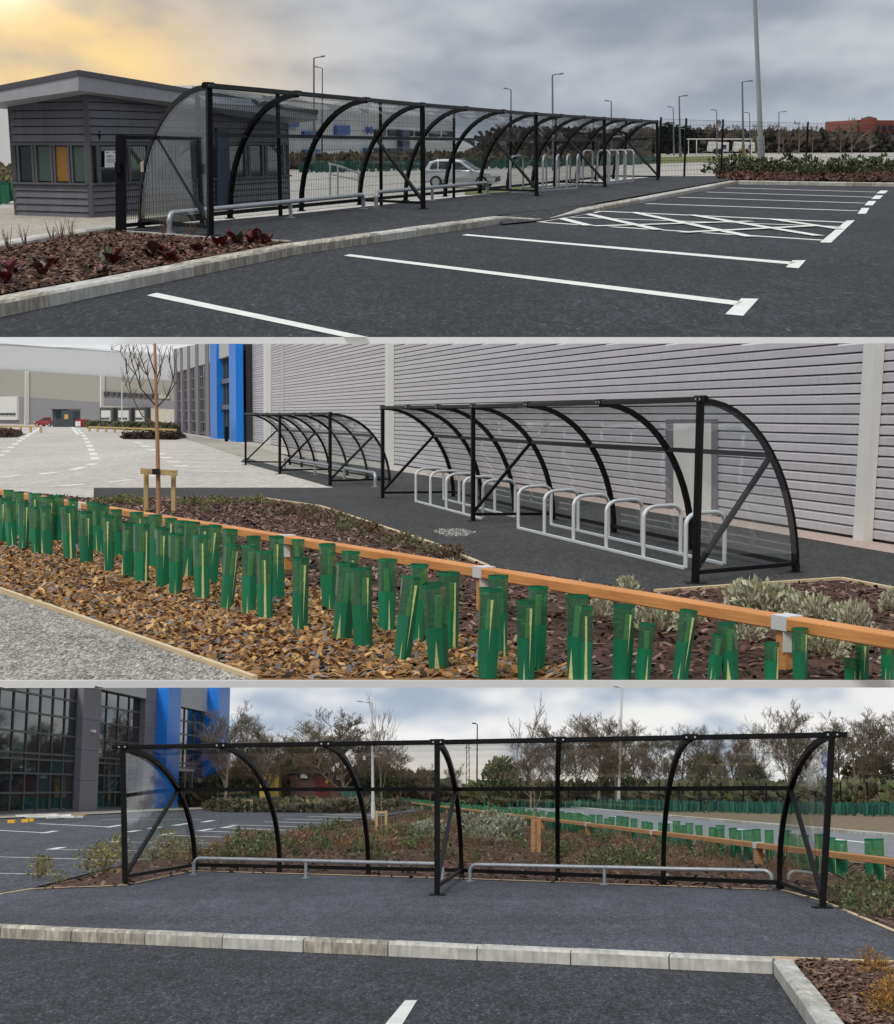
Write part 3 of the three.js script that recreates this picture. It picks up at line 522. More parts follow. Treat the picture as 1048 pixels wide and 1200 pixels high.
// ================================================================ TOP PLACE: car park, long shelter, gatehouse
PL = P1;
const LOW1 = -1.16, PK = -0.13;
{
  const z0 = g(CX, 395, PK)[2], t = at(CX, 395, z0)[1] - at(CX, 403.4, z0)[1];
  const lot = sheet3('parking_asphalt', 'dark asphalt parking bays beside the long shelter', [[-34, PK, z0], [34, PK, z0], g(1900, 209, PK), g(862, 208, PK), g(772, 209, PK), g(330, 256, PK), g(142, 272, PK), g(-500, 292, PK)], M.asphalt1);
  new MB().hexa([[-34, PK - t, z0 + 0.01], [34, PK - t, z0 + 0.01], [34, PK - t, z0 - 0.03], [-34, PK - t, z0 - 0.03]], [[-34, PK - 0.001, z0 + 0.01], [34, PK - 0.001, z0 + 0.01], [34, PK - 0.001, z0 - 0.03], [-34, PK - 0.001, z0 - 0.03]]).build('edge_board', M.edge, lot);
  const y = PK + 0.005;
  line(lot, [[172, 346], [184, 343], [432, 395], [405, 395]], y);
  line(lot, [[403, 299.5], [410, 297.8], [872, 353.5], [862, 357.5]], y); line(lot, [[850, 368], [869, 349.5], [889, 350], [871, 370]], y);
  line(lot, [[541, 275.5], [547, 274.3], [934, 307.2], [926, 309.6]], y); line(lot, [[921, 313], [929, 305], [944.5, 304.8], [936, 314.2]], y);
  line(lot, [[961, 284], [992, 258.5], [1002, 258], [974, 284.2]], y);
  stripe(lot, [632, 260.2], [966, 281.5], 0.17, y); stripe(lot, [705, 247.4], [992, 260.5], 0.24, y);
  stripe(lot, [660, 254.2], [985, 265.4], 0.17, y + 0.004); stripe(lot, [632, 260], [705, 247.6], 0.12, y + 0.008);
  for (const [a, b] of [[[655, 255], [690, 264]], [[686, 250], [772, 269]], [[742, 248.5], [880, 277]], [[810, 251.5], [960, 276]], [[905, 256.5], [985, 268]]]) stripe(lot, a, b, 0.2, y + 0.012);
  for (const [a, b] of [[[960, 264], [800, 272]], [[880, 259], [700, 264.5]]]) stripe(lot, a, b, 0.26, y + 0.016);
  for (const [a, b, q] of [[[757, 238.5], [1006, 247], 8], [[795, 231], [1014, 238], 6], [[828, 225], [1022, 231], 5], [[850, 220], [1028, 225], 4]]) { stripe(lot, a, b, 0.22, y); line(lot, [[b[0] - 1, b[1] + q * 0.42], [b[0] + 4, b[1] - q * 0.42], [b[0] + 13, b[1] - q * 0.42], [b[0] + 9, b[1] + q * 0.42]], y + 0.004); }
}
sheet('pavement', 'dark tarmac pavement under the long shelter', [[146, 271], [250, 279], [340, 284.2], [345, 284], [596, 250.6], [645, 245], [694, 239], [862, 209.4], [848, 206], [772, 206.5], [330, 252], [142, 268]], 0, M.pave1);
sheet3('dropped_ramp', 'short tarmac ramp at the dropped kerb', [g(588, 252, -0.002), g(645, 245.2, -0.002), g(698, 238.2, -0.002), g(696, 248.6, PK + 0.03), g(640, 257.6, PK + 0.03), g(588, 262.4, PK + 0.03)], M.pave1);
kerbRun('kerb', 'pale concrete kerb stones along the parking bays', [[-60, 384.5], [345, 299], [592, 262], [640, 258], [694, 249], [864, 216], [1130, 220]].map(p => g(...p, PK + 0.001)), [0.135, 0.135, 0.135, 0.02, 0.1, 0.135, 0.135], 0.26, -1, [5, 6, 2, 2, 9, 8]);
{
  const bed = [[-60, 355], [338, 285], [247, 280.5], [150, 273], [138, 268], [0, 293], [-60, 304]];
  sheet('planting_bed', 'brown mulch bed in front of the gatehouse', bed, -0.012, M.mulch);
  scatter('bark_chips', 'brown bark chips on the bed in front of the gatehouse', bed.map(p => g(...p, 0.0)), CHIP, M.chip, 5200, [0.05, 0.13], [[0.10, 0.045, 0.03], [0.055, 0.03, 0.022], [0.16, 0.085, 0.055], [0.22, 0.13, 0.09], [0.03, 0.018, 0.014]]);
  trackEdge('bed_edging', 'thin concrete edging between mulch bed and shelter pavement', [[148, 272.5], [250, 280], [340, 284.4]], -0.01, 0.03, 0.07, M.kerb);
  const bed2 = [[842, 209.5], [1130, 213], [1130, 197], [838, 199]];
  sheet('planting_bed', 'narrow brown mulch bed below the wire fence', bed2, 0.0, M.mulch);
  scatter('bark_chips', 'brown bark chips on the narrow bed below the wire fence', bed2.map(p => g(...p, 0.012)), CHIP, M.chip, 4000, [0.12, 0.3], [[0.10, 0.045, 0.03], [0.055, 0.03, 0.022], [0.15, 0.07, 0.045], [0.03, 0.018, 0.014]], 0.9);
}
// concrete apron and kerb by the gatehouse
sheet('apron', 'pale concrete apron round the gatehouse', [[-60, 283], [0, 282.5], [60, 272.5], [138, 263.5], [150, 258], [330, 240], [330, 236], [20, 243], [-60, 247]], 0.06, M.concrete1);
kerbRun('apron_kerb', 'rounded concrete kerb round the gatehouse apron', [[-60, 308], [0, 294], [60, 282.5], [140, 271]].map(p => g(...p, -0.02)), [0.085, 0.085, 0.085, 0.085], 0.25, -1, [2, 2, 3]);
sheet3('service_road', 'pale concrete yard and road on the lower ground beyond the fence', [[-60, LOW1, -38], [60, LOW1, -38], [520, LOW1, -1300], [-520, LOW1, -1300]], M.farlot1);
sheet('lawn_strip', 'strip of grass beyond the wire fence', [[752, 192], [822, 190], [892, 185], [880, 182], [752, 184]], LOW1 + 0.03, M.grass);
sheet('lawn_strip', 'green verge beside the parked silver car', [[545, 228], [640, 222], [640, 217.5], [545, 221]], LOW1 + 0.03, M.grass);
sheet('lawn_strip', 'rough verge beyond the gatehouse', [[-60, 236], [24, 234], [24, 214], [-60, 214]], LOW1 + 0.03, M.verge);

// gatehouse
{
  const A = g(21, 256), B = g(108, 259), C = g(338, 240), o = thing('gatehouse', 'grey clad gatehouse with a pale overhanging roof and a band of windows', 'building', B);
  const D = add(A, sub(C, B));
  const y = v => at(108, v, B[2])[1], yS = y(217), yW = y(167), yE = y(110);
  new MB().hexa([A, B, C, D], [A, B, C, D].map(p => up(p, yE))).build('wall', M.clad1Back, o);
  const faces = [[A, B], [B, C]];
  for (const [p, q] of faces) {
    const n = faceN(p, q);
    for (const [y0, y1, k] of [[0.02, yS, 5], [yW, yE, 6]]) for (let i = 0; i < k; i++) {
      const h = (y1 - y0) / k, b = y0 + i * h, Q = rectW(p, q, 0.002, 0.998, b + h * 0.1, b + h * 0.98), m = new MB(), a = Q.map(v => add(v, n, 0.0)), e = [add(Q[0], n, 0.05), add(Q[1], n, 0.05), add(Q[2], n, 0.022), add(Q[3], n, 0.022)];
      m.hexa(a, e).build('cladding_plank', M.clad1, o);
    }
    slab(new MB(), rectW(p, q, -0.004, 1.004, yS, yS + 0.035), n, 0, 0.09).build('sill', M.frame, o);
    slab(new MB(), rectW(p, q, 0, 1, yW - 0.05, yW), n, 0, 0.06).build('window_head', M.frame, o);
  }
  for (const c of [A, B, C]) new MB().box(c, [0.09, yE, 0.09]).build('corner_trim', M.frame, o);
  const panes = (p, q, list) => { const n = faceN(p, q); for (const [s0, s1, mt] of list) { const w = slab(new MB(), rectW(p, q, s0, s1, yS + 0.06, yW - 0.07), n, 0.012, 0.02).build('window', mt, o); const e = (s1 - s0) * 0.07; for (const sx of [s0, s1]) slab(new MB(), rectW(p, q, sx - e, sx + e, yS + 0.035, yW - 0.05), n, 0.02, 0.05).build('frame', M.frame, w); } };
  panes(A, B, [[0.08, 0.28, M.glass], [0.32, 0.53, M.glassGreen], [0.57, 0.76, M.amber], [0.8, 0.98, M.glassGreen]]);
  panes(B, C, [[0.03, 0.14, M.glass], [0.16, 0.25, M.glassGreen], [0.27, 0.36, M.glassB], [0.38, 0.46, M.glass], [0.64, 0.74, M.glassGreen], [0.76, 0.84, M.glassB], [0.86, 0.97, M.glassGreen]]);
  slab(new MB(), quadOn(B, C, 250, 150, 264, 246.5, 245.5, 151), faceN(B, C), 0.02, 0.1).build('door', M.navy, o);
  const zB = B[2] + 0.6, R = [at(92, 83, zB), at(372, 130, C[2] + 0.3), null, at(-30, 107, A[2] + 0.5)], S = [at(92, 106, zB), at(372, 141, C[2] + 0.3), null, at(-30, 124, A[2] + 0.5)];
  R[2] = add(R[1], sub(R[3], R[0])); S[2] = add(S[1], sub(S[3], S[0]));
  const roof = new MB().hexa(S, R).build('roof', M.roof1, o);
  const cap = new MB(); cap.beam(up(R[3], -0.03), up(R[0], -0.03), 0.05, 0.09); cap.beam(up(R[0], -0.03), up(R[1], -0.03), 0.05, 0.09); cap.build('roof_trim', M.frame, roof);
  const sg = thing('notice_sign', 'white paper notice on the gatehouse window', 'sign', onWall(B, C, 126, 196), undefined, true);
  const ps = quadOn(B, C, 119.5, 177, 134, 196.3, 195.6, 176.4).map(p => add(p, faceN(B, C), 0.06)), G = new THREE.BufferGeometry(), b0 = onWall(B, C, 126, 196), f = [];
  for (const i of [0, 1, 2, 0, 2, 3]) f.push(...sub(ps[i], b0)); G.setAttribute('position', new THREE.Float32BufferAttribute(f, 3)); G.setAttribute('uv', new THREE.Float32BufferAttribute([0, 0, 1, 0, 1, 1, 0, 0, 1, 1, 0, 1], 2)); G.computeVertexNormals();
  const pm = new THREE.Mesh(G, M.paper); pm.name = 'paper'; sg.add(pm);
}
// wire fences
function fence(label, feet, h, wireStep, r, y0 = 0, tops) {
  const o = thing('wire_fence', label, 'fence', feet[0]);
  feet.forEach((f, i) => { new MB().beam(f, up(f, h * 1.03), 0.075, 0.075, [0, 0, 1]).build('post', M.fencePost, o); });
  for (let i = 0; i < feet.length - 1; i++) {
    const a = feet[i], b = feet[i + 1], L = len(sub(b, a)), n = Math.round(L / wireStep), m = new MB();
    for (let k = 0; k <= n; k++) { const p = lerp(a, b, k / n); m.tube([up(p, 0.06), up(p, h)], r, 3, false); }
    for (let q = 0; q <= 11; q++) { const yy = 0.06 + (h - 0.06) * q / 11; m.tube([up(a, yy), up(b, yy)], r * 1.1, 3, false); }
    m.build('wire_panel', M.wire, o);
  }
  return o;
}
fence('black wire mesh fence running behind the long shelter', [[237, 262], [329, 253], [447, 240.5], [532, 231.5], [598, 224.5], [650, 219], [694, 214.3], [732, 210.6], [772, 207.5]].map(p => g(...p)), 2.2, 0.09, 0.003);
fence('black wire mesh fence over the shrub bed', [[772.6, 208.4], [802, 207], [845, 205], [944, 201.5], [1075, 197]].map(p => g(...p)), 2.3, 0.16, 0.006);
{
  const a = g(115, 258), b = g(142, 271.5), c = g(236, 262.5), o = thing('fence_gate', 'black gate with thick posts between gatehouse and shelter', 'gate', b);
  new MB().beam(a, at(115, 153, a[2]), 0.085, 0.085, [0, 0, 1]).build('post', M.fencePost, o);
  new MB().beam(b, at(142, 158, b[2]), 0.15, 0.15, [0, 0, 1], 0.01).build('post', M.fencePost, o);
  const hi = at(142, 161, b[2]), d = sub(c, b);
  new MB().beam(hi, add(hi, d), 0.05, 0.06).build('top_bar', M.fencePost, o); new MB().beam(up(b, 0.09), up(c, 0.09), 0.05, 0.06).build('bottom_bar', M.fencePost, o);
  const w = new MB(); for (let k = 0; k <= 46; k++) { const p = lerp(b, c, k / 46); w.tube([up(p, 0.1), up(p, hi[1])], 0.004, 3, false); } w.build('wire_panel', M.wire, o);
  new MB().box(add(b, [0.02, 0.9, 0.09]), [0.09, 0.16, 0.06]).build('lock_box', M.fencePost, o);
}
// the long shelter, its rails and racks
{
  const px = [[247, 276, 102], [496, 245, 124], [629, 229.5, 134.5], [709, 219.3, 139.5], [771, 211, 143]];
  const F = px.map(([u, v]) => g(u, v)), T = px.map(([u, v, t], i) => at(u - (i ? 1 : 2), t, F[i][2]));
  const r0 = sub(g(166, 267), F[0]), R = F.map(f => add(f, r0));
  const o = shelter('long clear barrel shelter with black arches beside the wire fence', F, T, R, 3, { bar: 0.075, scuffed: true });
  const a = up(lerp(F[0], R[0], 0.86), 0);
  const st = thing('sticker', 'torn cream sticker on the end of the long shelter', 'sticker', add(lerp(F[0], R[0], 0.905), [0, 0.9, 0.04]), undefined, true);
  new MB().hexa([[-0.06, 0, 0], [0.06, 0.02, 0], [0.07, 0.02, -0.012], [-0.05, 0, -0.012]], [[-0.07, 0.15, 0], [0.05, 0.2, 0], [0.06, 0.2, -0.012], [-0.06, 0.15, -0.012]]).build('paper', M.sticker, st);
  perch('galvanised perch rail under the near end of the long shelter', g(199, 273), g(426, 245), 0.3, [0.55], 0.042);
  perch('galvanised perch rail beside the second post of the long shelter', g(441, 243), g(571, 228), 0.32, [0.45], 0.042);
  const rackPx = (fs, rs, h, lb) => rack(lb, fs.map(p => g(...p)), rs.map(p => g(...p)), h, 0.03);
  rackPx([[598, 226.5], [636, 225.2], [652, 223.6], [664, 222.3], [676, 221]], [[613, 222], [640, 219.6], [655, 218], [668, 216.8], [679, 215.8]], 1.0, 'row of galvanised cycle hoops between the middle posts of the long shelter');
  rackPx([[694, 217.8], [714, 216.3], [724, 215.2], [733, 214.2], [742, 213.2]], [[683, 218], [700, 215], [712, 213.7], [722, 212.7], [731, 211.8]], 1.12, 'row of galvanised cycle hoops at the far end of the long shelter');
}
// plants in the bed
{
  const leafG = (() => { const m = new MB(), L = 1; const P = t => [Math.sin(t * Math.PI) * 0.36 * (0.55 + 0.6 * t), 0.35 * t - 0.25 * t * t, L * t]; for (let i = 0; i < 6; i++) { const a = P(i / 6), b = P((i + 1) / 6), f = p => [-p[0], p[1], p[2]], c0 = [0, a[1] - 0.06, a[2]], c1 = [0, b[1] - 0.06, b[2]]; m.quad(a, b, c1, c0); m.quad(c0, c1, f(b), f(a)); } return m.geo(); })();
  const spots = [[4, 334, 1.25], [14, 322, 1], [50, 324, 1.15], [60, 312, 0.8], [128, 311, 1.35], [122, 322, 0.8], [182, 303, 1.3], [200, 308, 0.95], [232, 297, 0.9], [260, 291, 0.9], [277, 287, 1.1], [297, 286, 1.15], [310, 287, 0.95]];
  spots.forEach(([u, v, k]) => {
    const b = g(u, v, 0), o = thing('red_leaved_plant', 'low plant with glossy dark red leaves in the mulch bed', 'plant', b, 'red leaved plants in the mulch bed', true), n = Math.round(rr(9, 15));
    for (let i = 0; i < n; i++) { const m = new THREE.Mesh(leafG, rnd() < 0.5 ? M.redLeaf : rnd() < 0.8 ? M.redLeafB : M.greenLeaf); m.name = 'leaf'; m.rotation.set(-rr(0.2, 1.15), rr(0, 6.28), 0, 'YXZ'); m.scale.setScalar(k * rr(0.11, 0.2)); m.position.set(rr(-0.06, 0.06), rr(0, 0.05), rr(-0.06, 0.06)); o.add(m); }
    put(o, b, 0);
  });
  for (const [u, v] of [[62, 284], [72, 282], [84, 279], [30, 289], [10, 293], [192, 275], [225, 277]]) { const b = g(u, v, 0), o = thing('dry_stem_plant', 'bare dry stems standing in the mulch bed', 'plant', b, 'dry stems in the mulch bed', true); stems(new MB(), 9, [0.12, 0.3, 0.12], 0.007, [0.16, 0.08, 0.05]).build('stem', M.leaf, o); }
  const proto = [0, 1, 2].map(() => stems(leafCloud(120, [0.5, 0.62, 0.5], 0.2, [[0.05, 0.075, 0.03], [0.09, 0.11, 0.05], [0.035, 0.055, 0.025], [0.15, 0.15, 0.09]], { slim: 0.28 }), 8, [0.4, 0.5, 0.4], 0.012, [0.08, 0.05, 0.03]).geo());
  for (let i = 0; i < 26; i++) { const u = 838 + i * 8.6 + rr(-3, 3), v = 199.5 + rr(0, 5) + (i > 10 ? 1 : 0), b = g(u, v, 0), o = thing('evergreen_shrub', 'small leafy evergreen shrub in the narrow bed by the fence', 'shrub', b, 'evergreen shrubs by the fence', true); const m = new THREE.Mesh(proto[i % 3], M.leaf); m.name = 'foliage'; m.rotation.y = rr(0, 6); o.add(m); put(o, b, 0, rr(0.75, 1.25)); }
}
// beyond the fence
car('parked_car', 'silver crossover car parked beyond the long shelter', g(541, 220, LOW1), -0.22, 4.3, M.carSilver);
{
  const o = thing('handrail', 'stainless handrail on posts beyond the shelter', 'handrail', g(388, 229, LOW1)), q = [[387, 229, 192], [396, 229, 194], [421, 228, 203]];
  const tops = q.map(([u, v, t]) => { const f = g(u, v, LOW1), h = at(u, t, f[2]); new MB().tube([f, h], 0.05, 8).build('post', M.galv, o); return h; });
  new MB().tube([add(tops[0], [-0.1, 0.02, 0]), tops[1], tops[2]], 0.05, 8).build('rail', M.galv, o); new MB().tube([up(tops[0], -0.5), up(tops[1], -0.5), up(tops[2], -0.35)], 0.035, 6).build('rail', M.galv, o);
}
{ // distribution warehouse
  const A = g(225, 201, LOW1), B = g(534, 187.5, LOW1), n = faceN(A, B), o = thing('warehouse', 'long white warehouse with blue panels beyond the service road', 'building', A);
  const tA = onWall(A, B, 225, 100), tB = onWall(A, B, 534, 142), bk = mul(n, -60);
  new MB().hexa([A, B, add(B, bk), add(A, bk)], [tA, tB, add(tB, bk), add(tA, bk)]).build('wall', M.wh, o);
  for (const [u0, v0, u1, v1] of [[336, 137, 347, 149], [353, 153.5, 369, 158.5], [391, 147, 407, 158], [354, 175.5, 372, 182], [425, 173.5, 431, 180]]) slab(new MB(), quadOn(A, B, u0, v0, u1, v1), n, 0.05, 0.4).build('blue_panel', M.blue1, o);
  for (let i = 0; i < 6; i++) { const u = 438 + i * 16; slab(new MB(), quadOn(A, B, u, 151.5 + i * 0.5, u + 12, 159 + i * 0.3), n, 0.05, 0.35).build('window', M.glass, o); if (i < 4) slab(new MB(), quadOn(A, B, u, 173.5 + i * 0.2, u + 11, 179.5), n, 0.05, 0.35).build('window', M.navy, o); }
  slab(new MB(), quadOn(A, B, 465, 152, 474, 184), n, 0.4, 0.8).build('stair_panel', M.navy, o);
  for (const u of [427, 431.5]) { const c = add(onWall(A, B, u, 152.5), n, 0.4), d = nrm(sub(B, A)), P = []; for (let k = 0; k <= 14; k++) { const a = k / 14 * 2 * Math.PI; P.push(add(up(c, Math.sin(a) * 0.36), d, Math.cos(a) * 0.5)); } new MB().tube(P, 0.12, 5, false).build('logo_ring', M.blue1, o); }
  const c = g(-40, 196, LOW1), e = g(19, 196, LOW1), w = thing('warehouse', 'white shed with a blue band beside the gatehouse', 'building', c), nn = faceN(c, e);
  new MB().hexa([c, e, add(e, [0, 0, -30]), add(c, [0, 0, -30])], [c, e, add(e, [0, 0, -30]), add(c, [0, 0, -30])].map((p, i) => up(p, at(10, i % 3 ? 123 : 121, c[2])[1] - LOW1))).build('wall', M.wh, w);
  slab(new MB(), quadOn(c, e, -40, 145, 19, 158), nn, 0.05, 0.4).build('blue_band', M.blue1, w);
}
{ // hedges and tube rows on the lower ground (too far to count)
  const bush = leafCloud(60, [1, 1, 1], 0.5, [[1, 1, 1]], { slim: 0.3 }).geo();
  const row = (name, label, px, y, n, sz, pal) => scatter(name, label, px.map(p => g(...p, y)), bush, M.leaf, n, sz, pal, 0.3);
  row('brown_hedge', 'brown hedge growing along the lower road', [[340, 199], [480, 197], [760, 191], [760, 189.5], [480, 194.5], [340, 196.5]], LOW1, 900, [0.7, 1.25], [[0.12, 0.085, 0.05], [0.08, 0.07, 0.04], [0.15, 0.11, 0.07]]);
  row('grass_tufts', 'dry grass and hedge beyond the gatehouse', [[-40, 222], [22, 220], [22, 214], [-40, 214]], LOW1, 160, [0.5, 0.9], [[0.12, 0.11, 0.05], [0.15, 0.12, 0.06]]);
  row('far_hedge', 'dark belt of far scrub behind the yard', [[580, 181.2], [1075, 178.2], [1200, 177.8], [580, 179]], LOW1, 1500, [2.6, 4.6], [[0.05, 0.042, 0.036], [0.07, 0.055, 0.045], [0.04, 0.045, 0.03], [0.09, 0.07, 0.06]]);
  const tube = new MB().tube([[0, 0, 0], [0, 0.75, 0]], 0.14, 5, false).geo();
  const gm = std({ color: 0xffffff, roughness: 0.6 });
  scatter('tree_guard_row', 'far row of small green planting tubes along the lower road', [[345, 203.5], [480, 201], [770, 193.2], [770, 192.2], [480, 199], [345, 201.5]].map(p => g(...p, LOW1)), tube, gm, 300, [0.9, 1.3], [[0.01, 0.07, 0.05], [0.014, 0.09, 0.06], [0.006, 0.05, 0.035]], 0.1);
  scatter('tree_guard_row', 'green planting tubes beyond the gatehouse', [[-40, 243], [22, 241], [22, 237], [-40, 239]].map(p => g(...p, LOW1)), tube, gm, 26, [0.9, 1.2], [[0.012, 0.13, 0.07], [0.02, 0.17, 0.09]], 0.1);
}
{ // lamps; the tall one stands in the bed
  const L = (u, v, ut, vt, arm, mat, r, label, y = LOW1) => { const f = g(u, v, y), t = at(ut, vt, f[2]); lampPost(label, f, t, arm ? [arm * -f[2] / FPX, 0, 0] : null, mat, r * -f[2] / FPX, 'far street lamps', 3.4 * -f[2] / FPX); };
  for (const [u, v, ut, vt, a, r, wh] of [[368, 199, 368, 68, 9, 1.3, 'with its arm over the warehouse roof'], [377.5, 196, 378, 80, -6, 0.9, 'close behind the lamp over the warehouse'], [599, 196, 599, 105, -5, 1, 'above the middle of the long shelter'], [648.5, 200, 647.5, 88, 9, 1.3, 'tallest above the cycle hoops'], [717, 190, 716.5, 119, -4, 0.9, 'above the far end of the long shelter'], [797.5, 184, 796, 113, 6, 1.1, 'between the two dark conifers'], [790, 182, 789, 126, -3, 0.7, 'left of the lamp between the conifers'], [840.5, 183, 840, 129.5, -3, 0.7, 'behind the white trailers'], [871.5, 186, 870, 96, 8, 1.2, 'behind the tall pole'], [879.5, 182, 878.5, 132.5, -2.5, 0.6, 'short one near the tall pole'], [913, 180, 913, 131.5, 5, 0.7, 'over the open yard']]) L(u, v, ut, vt, a, M.lampDark, r, 'grey street lamp ' + wh);
  const f = g(893, 200, 0), o = thing('lamp_post', 'tall galvanised lamp pole standing in the shrub bed', 'lamp post', f);
  const r = 4.2 * -f[2] / FPX, t = at(883, -45, f[2]);
  new MB().tube([f, lerp(f, t, 0.055)], r * 1.05, 14).build('base_sleeve', M.blackDull, o); new MB().tube([lerp(f, t, 0.055), lerp(f, t, 0.17)], r * 1.02, 14).build('base', M.lamp, o); new MB().tube([lerp(f, t, 0.17), t], k => r * mix(0.72, 0.5, k), 14).build('pole', M.lamp, o);
}
{ // far trees, trailers, barrier, brick block
  const con = leafCloud(1500, [0.42, 1, 0.42], 0.12, [[0.012, 0.022, 0.016], [0.02, 0.032, 0.02], [0.008, 0.015, 0.012]], { low: -0.8 }).geo();
  for (const [u, v, t, w, lb] of [[783, 181, 144, 15, 'left of the far lamp'], [803, 181, 148, 14, 'right of the far lamp']]) { const b = g(u, v, LOW1), h = at(u, t, b[2])[1] - LOW1, o = thing('conifer_tree', 'dark conifer standing ' + lb, 'tree', b, undefined, true), m = new THREE.Mesh(con, M.leaf), k = -b[2] / FPX; m.name = 'crown'; m.scale.set(w * k / 0.42, h * 0.52, w * k / 0.42); m.position.y = h * 0.48; o.add(m); new MB().tube([[0, 0, 0], [0, h * 0.4, 0]], 0.5, 6).build('trunk', M.twig, o); put(o, b); }
  const T = [3, 4, 5].map(s => { const q = bareTree(s, 10, { min: 0.05, kids: [10, 6, 5], depth: 3, spread: 0.8, girth: 0.022 }); return [q.trunk.geo(), q.twig.geo()]; });
  [[590, 150], [622, 152], [660, 150], [690, 153], [735, 151], [762, 150], [838, 147], [858, 150], [885, 153], [901, 151], [918, 152], [936, 150], [952, 153], [985, 150], [998, 147], [1020, 156], [834, 149]].forEach(([u, t], i) => { const b = g(u, 179.2 + (i % 3) * 0.4, LOW1), h = at(u, t, b[2])[1] - LOW1, o = thing('bare_tree', 'small leafless tree in the far belt behind the yard', 'tree', b, 'far trees behind the yard', true); ['trunk', 'crown'].forEach((nm, k) => { const m = new THREE.Mesh(T[i % 3][k], M.barkTree); m.name = nm; o.add(m); }); put(o, b, i * 1.7, h / 8.6); });
  const A = g(1003, 178.2, LOW1), B = g(1075, 177.9, LOW1), o = thing('brick_building', 'red brick block with a round tower beyond the yard', 'building', A), y = v => at(1010, v, A[2])[1] - LOW1;
  new MB().hexa([A, B, add(B, [0, 0, -40]), add(A, [0, 0, -40])], [A, B, add(B, [0, 0, -40]), add(A, [0, 0, -40])].map(p => up(p, y(140.5)))).build('wall', M.brick, o);
  const c = add(g(1014, 178.2, LOW1), [0, 0, 2]); new MB().tube([c, up(c, y(138.5))], 9 * -c[2] / FPX, 16).build('tower', M.brick, o); new MB().tube([up(c, y(138.5)), up(c, y(136.5))], t => 8 * (1 - t * 0.8) * -c[2] / FPX, 16).build('tower_roof', M.lampDark, o);
  for (let i = 0; i < 5; i++) slab(new MB(), quadOn(A, B, 1026 + i * 8, 147, 1030 + i * 8, 152), faceN(A, B), 0.05, 0.4).build('window', M.navy, o);
  for (const [u, lb] of [[841, 'left of the yellow bin'], [871, 'behind the yellow bin']]) { const b = g(u, 180.6, LOW1), k = -b[2] / FPX, q = thing('site_trailer', 'white generator trailer on dark wheels ' + lb, 'trailer', b, undefined, true); new MB().hexa([[-11 * k, 3 * k, 2], [11 * k, 3 * k, 2], [11 * k, 3 * k, -2], [-11 * k, 3 * k, -2]], [[-9.5 * k, 14 * k, 2], [11 * k, 13 * k, 2], [11 * k, 13 * k, -2], [-9.5 * k, 14 * k, -2]]).build('body', M.white, q); for (const s of [-4, 1]) new MB().tube([[s * k, 3 * k, 2.1], [s * k, 3 * k, 2.8]], 3.1 * k, 12).build('wheel', M.tyre, q); new MB().box([6 * k, 6 * k, 2.05], [4 * k, 4 * k, 0.1]).build('vent', M.navy, q); new MB().beam([-11 * k, 3.2 * k, 0], [-18 * k, 2 * k, 0], 0.25).build('drawbar', M.lampDark, q); }
  { const b = g(870.5, 182, LOW1), k = -b[2] / FPX, q = thing('grit_bin', 'yellow bin standing on the yard edge', 'bin', b, undefined, true); new MB().hexa([[-2.4 * k, 0, 0.8], [2.4 * k, 0, 0.8], [2.4 * k, 0, -0.8], [-2.4 * k, 0, -0.8]], [[-2.2 * k, 6 * k, 0.7], [2.2 * k, 6 * k, 0.7], [2.2 * k, 6 * k, -0.7], [-2.2 * k, 6 * k, -0.7]]).build('body', M.yellowBright, q); new MB().box([0, 6 * k, 0], [5.4 * k, 0.9 * k, 2]).build('lid', M.yellowBright, q); }
  { const q0 = g(803, 181.5, LOW1), z = q0[2], k = -z / FPX, q = thing('height_barrier', 'white tubular height barrier over the trailers', 'barrier', q0); for (const u of [807, 816.5, 847, 881]) new MB().tube([g(u, 181.5, LOW1), at(u, 163, z)], 0.5 * k, 6).build('post', M.white, q); new MB().tube([at(803, 163, z), at(881.5, 163, z)], 0.6 * k, 6).build('bar', M.white, q); }
}
// ================================================================ MIDDLE PLACE: two shelters by a clad wall, planting tubes in front
PL = P2;
const CUT2 = 402.6;
{
  const lot = terrace('car_park', 'pale worn asphalt car park before the warehouses', 0, 797, 805.4, 330, 150, M.lot2), y = 0.006;
  const S = (a, b, w) => stripe(lot, a, b, w, y);
  for (let k = 0; k < 11; k++) { const t0 = k / 11, t1 = t0 + 0.055; S([mix(85, 113, Math.pow(t0, 0.8)), mix(500.5, 541, Math.pow(t0, 1.5))], [mix(85, 113, Math.pow(t1, 0.8)), mix(500.5, 541, Math.pow(t1, 1.5))], 0.36); }
  S([84, 500], [92, 509.5], 0.3); S([51, 499], [30, 512], 0.3);
  for (let k = 0; k < 6; k++) { const t = Math.pow(k / 6, 1.2), q = t + 0.08; S([mix(28, -4, t), mix(513, 537, t)], [mix(28, -4, q), mix(513, 537, q)], 0.34); }
  for (const [a, b, q] of [[52, 63, 510.6], [75, 86, 511.4], [97, 108, 512], [119, 130, 512.6]]) S([a, q], [b, q], 0.9);
  for (const [a, b] of [[[0, 559.5], [21, 557]], [[45, 556], [69, 553]], [[84, 551], [98, 547]], [[104, 545], [111, 543]], [[128, 564.6], [155, 562]], [[175, 558.4], [188, 556.2]], [[70, 569.8], [100, 567]], [[111, 527.5], [121, 527]], [[100, 518], [118, 518.4]]]) S(a, b, 0.34);
  for (let k = 0; k < 9; k++) { const v = 515.5 + k * 3.9 + k * k * 0.08, u0 = 158 + k * 8.2; S([u0, v], [Math.min(284, u0 + 92), v + 1.2], 0.42); if (k > 0 && k < 8) S([u0 - 7, v - 1.4], [u0 - 1, v], 0.5); }
  for (let k = 0; k < 5; k++) S([-20, 517 + k * 4.4], [24 - k * 6, 515.6 + k * 4.4], 0.4);
  S([-10, 570.6], [470, 570.9], 0.09);
}
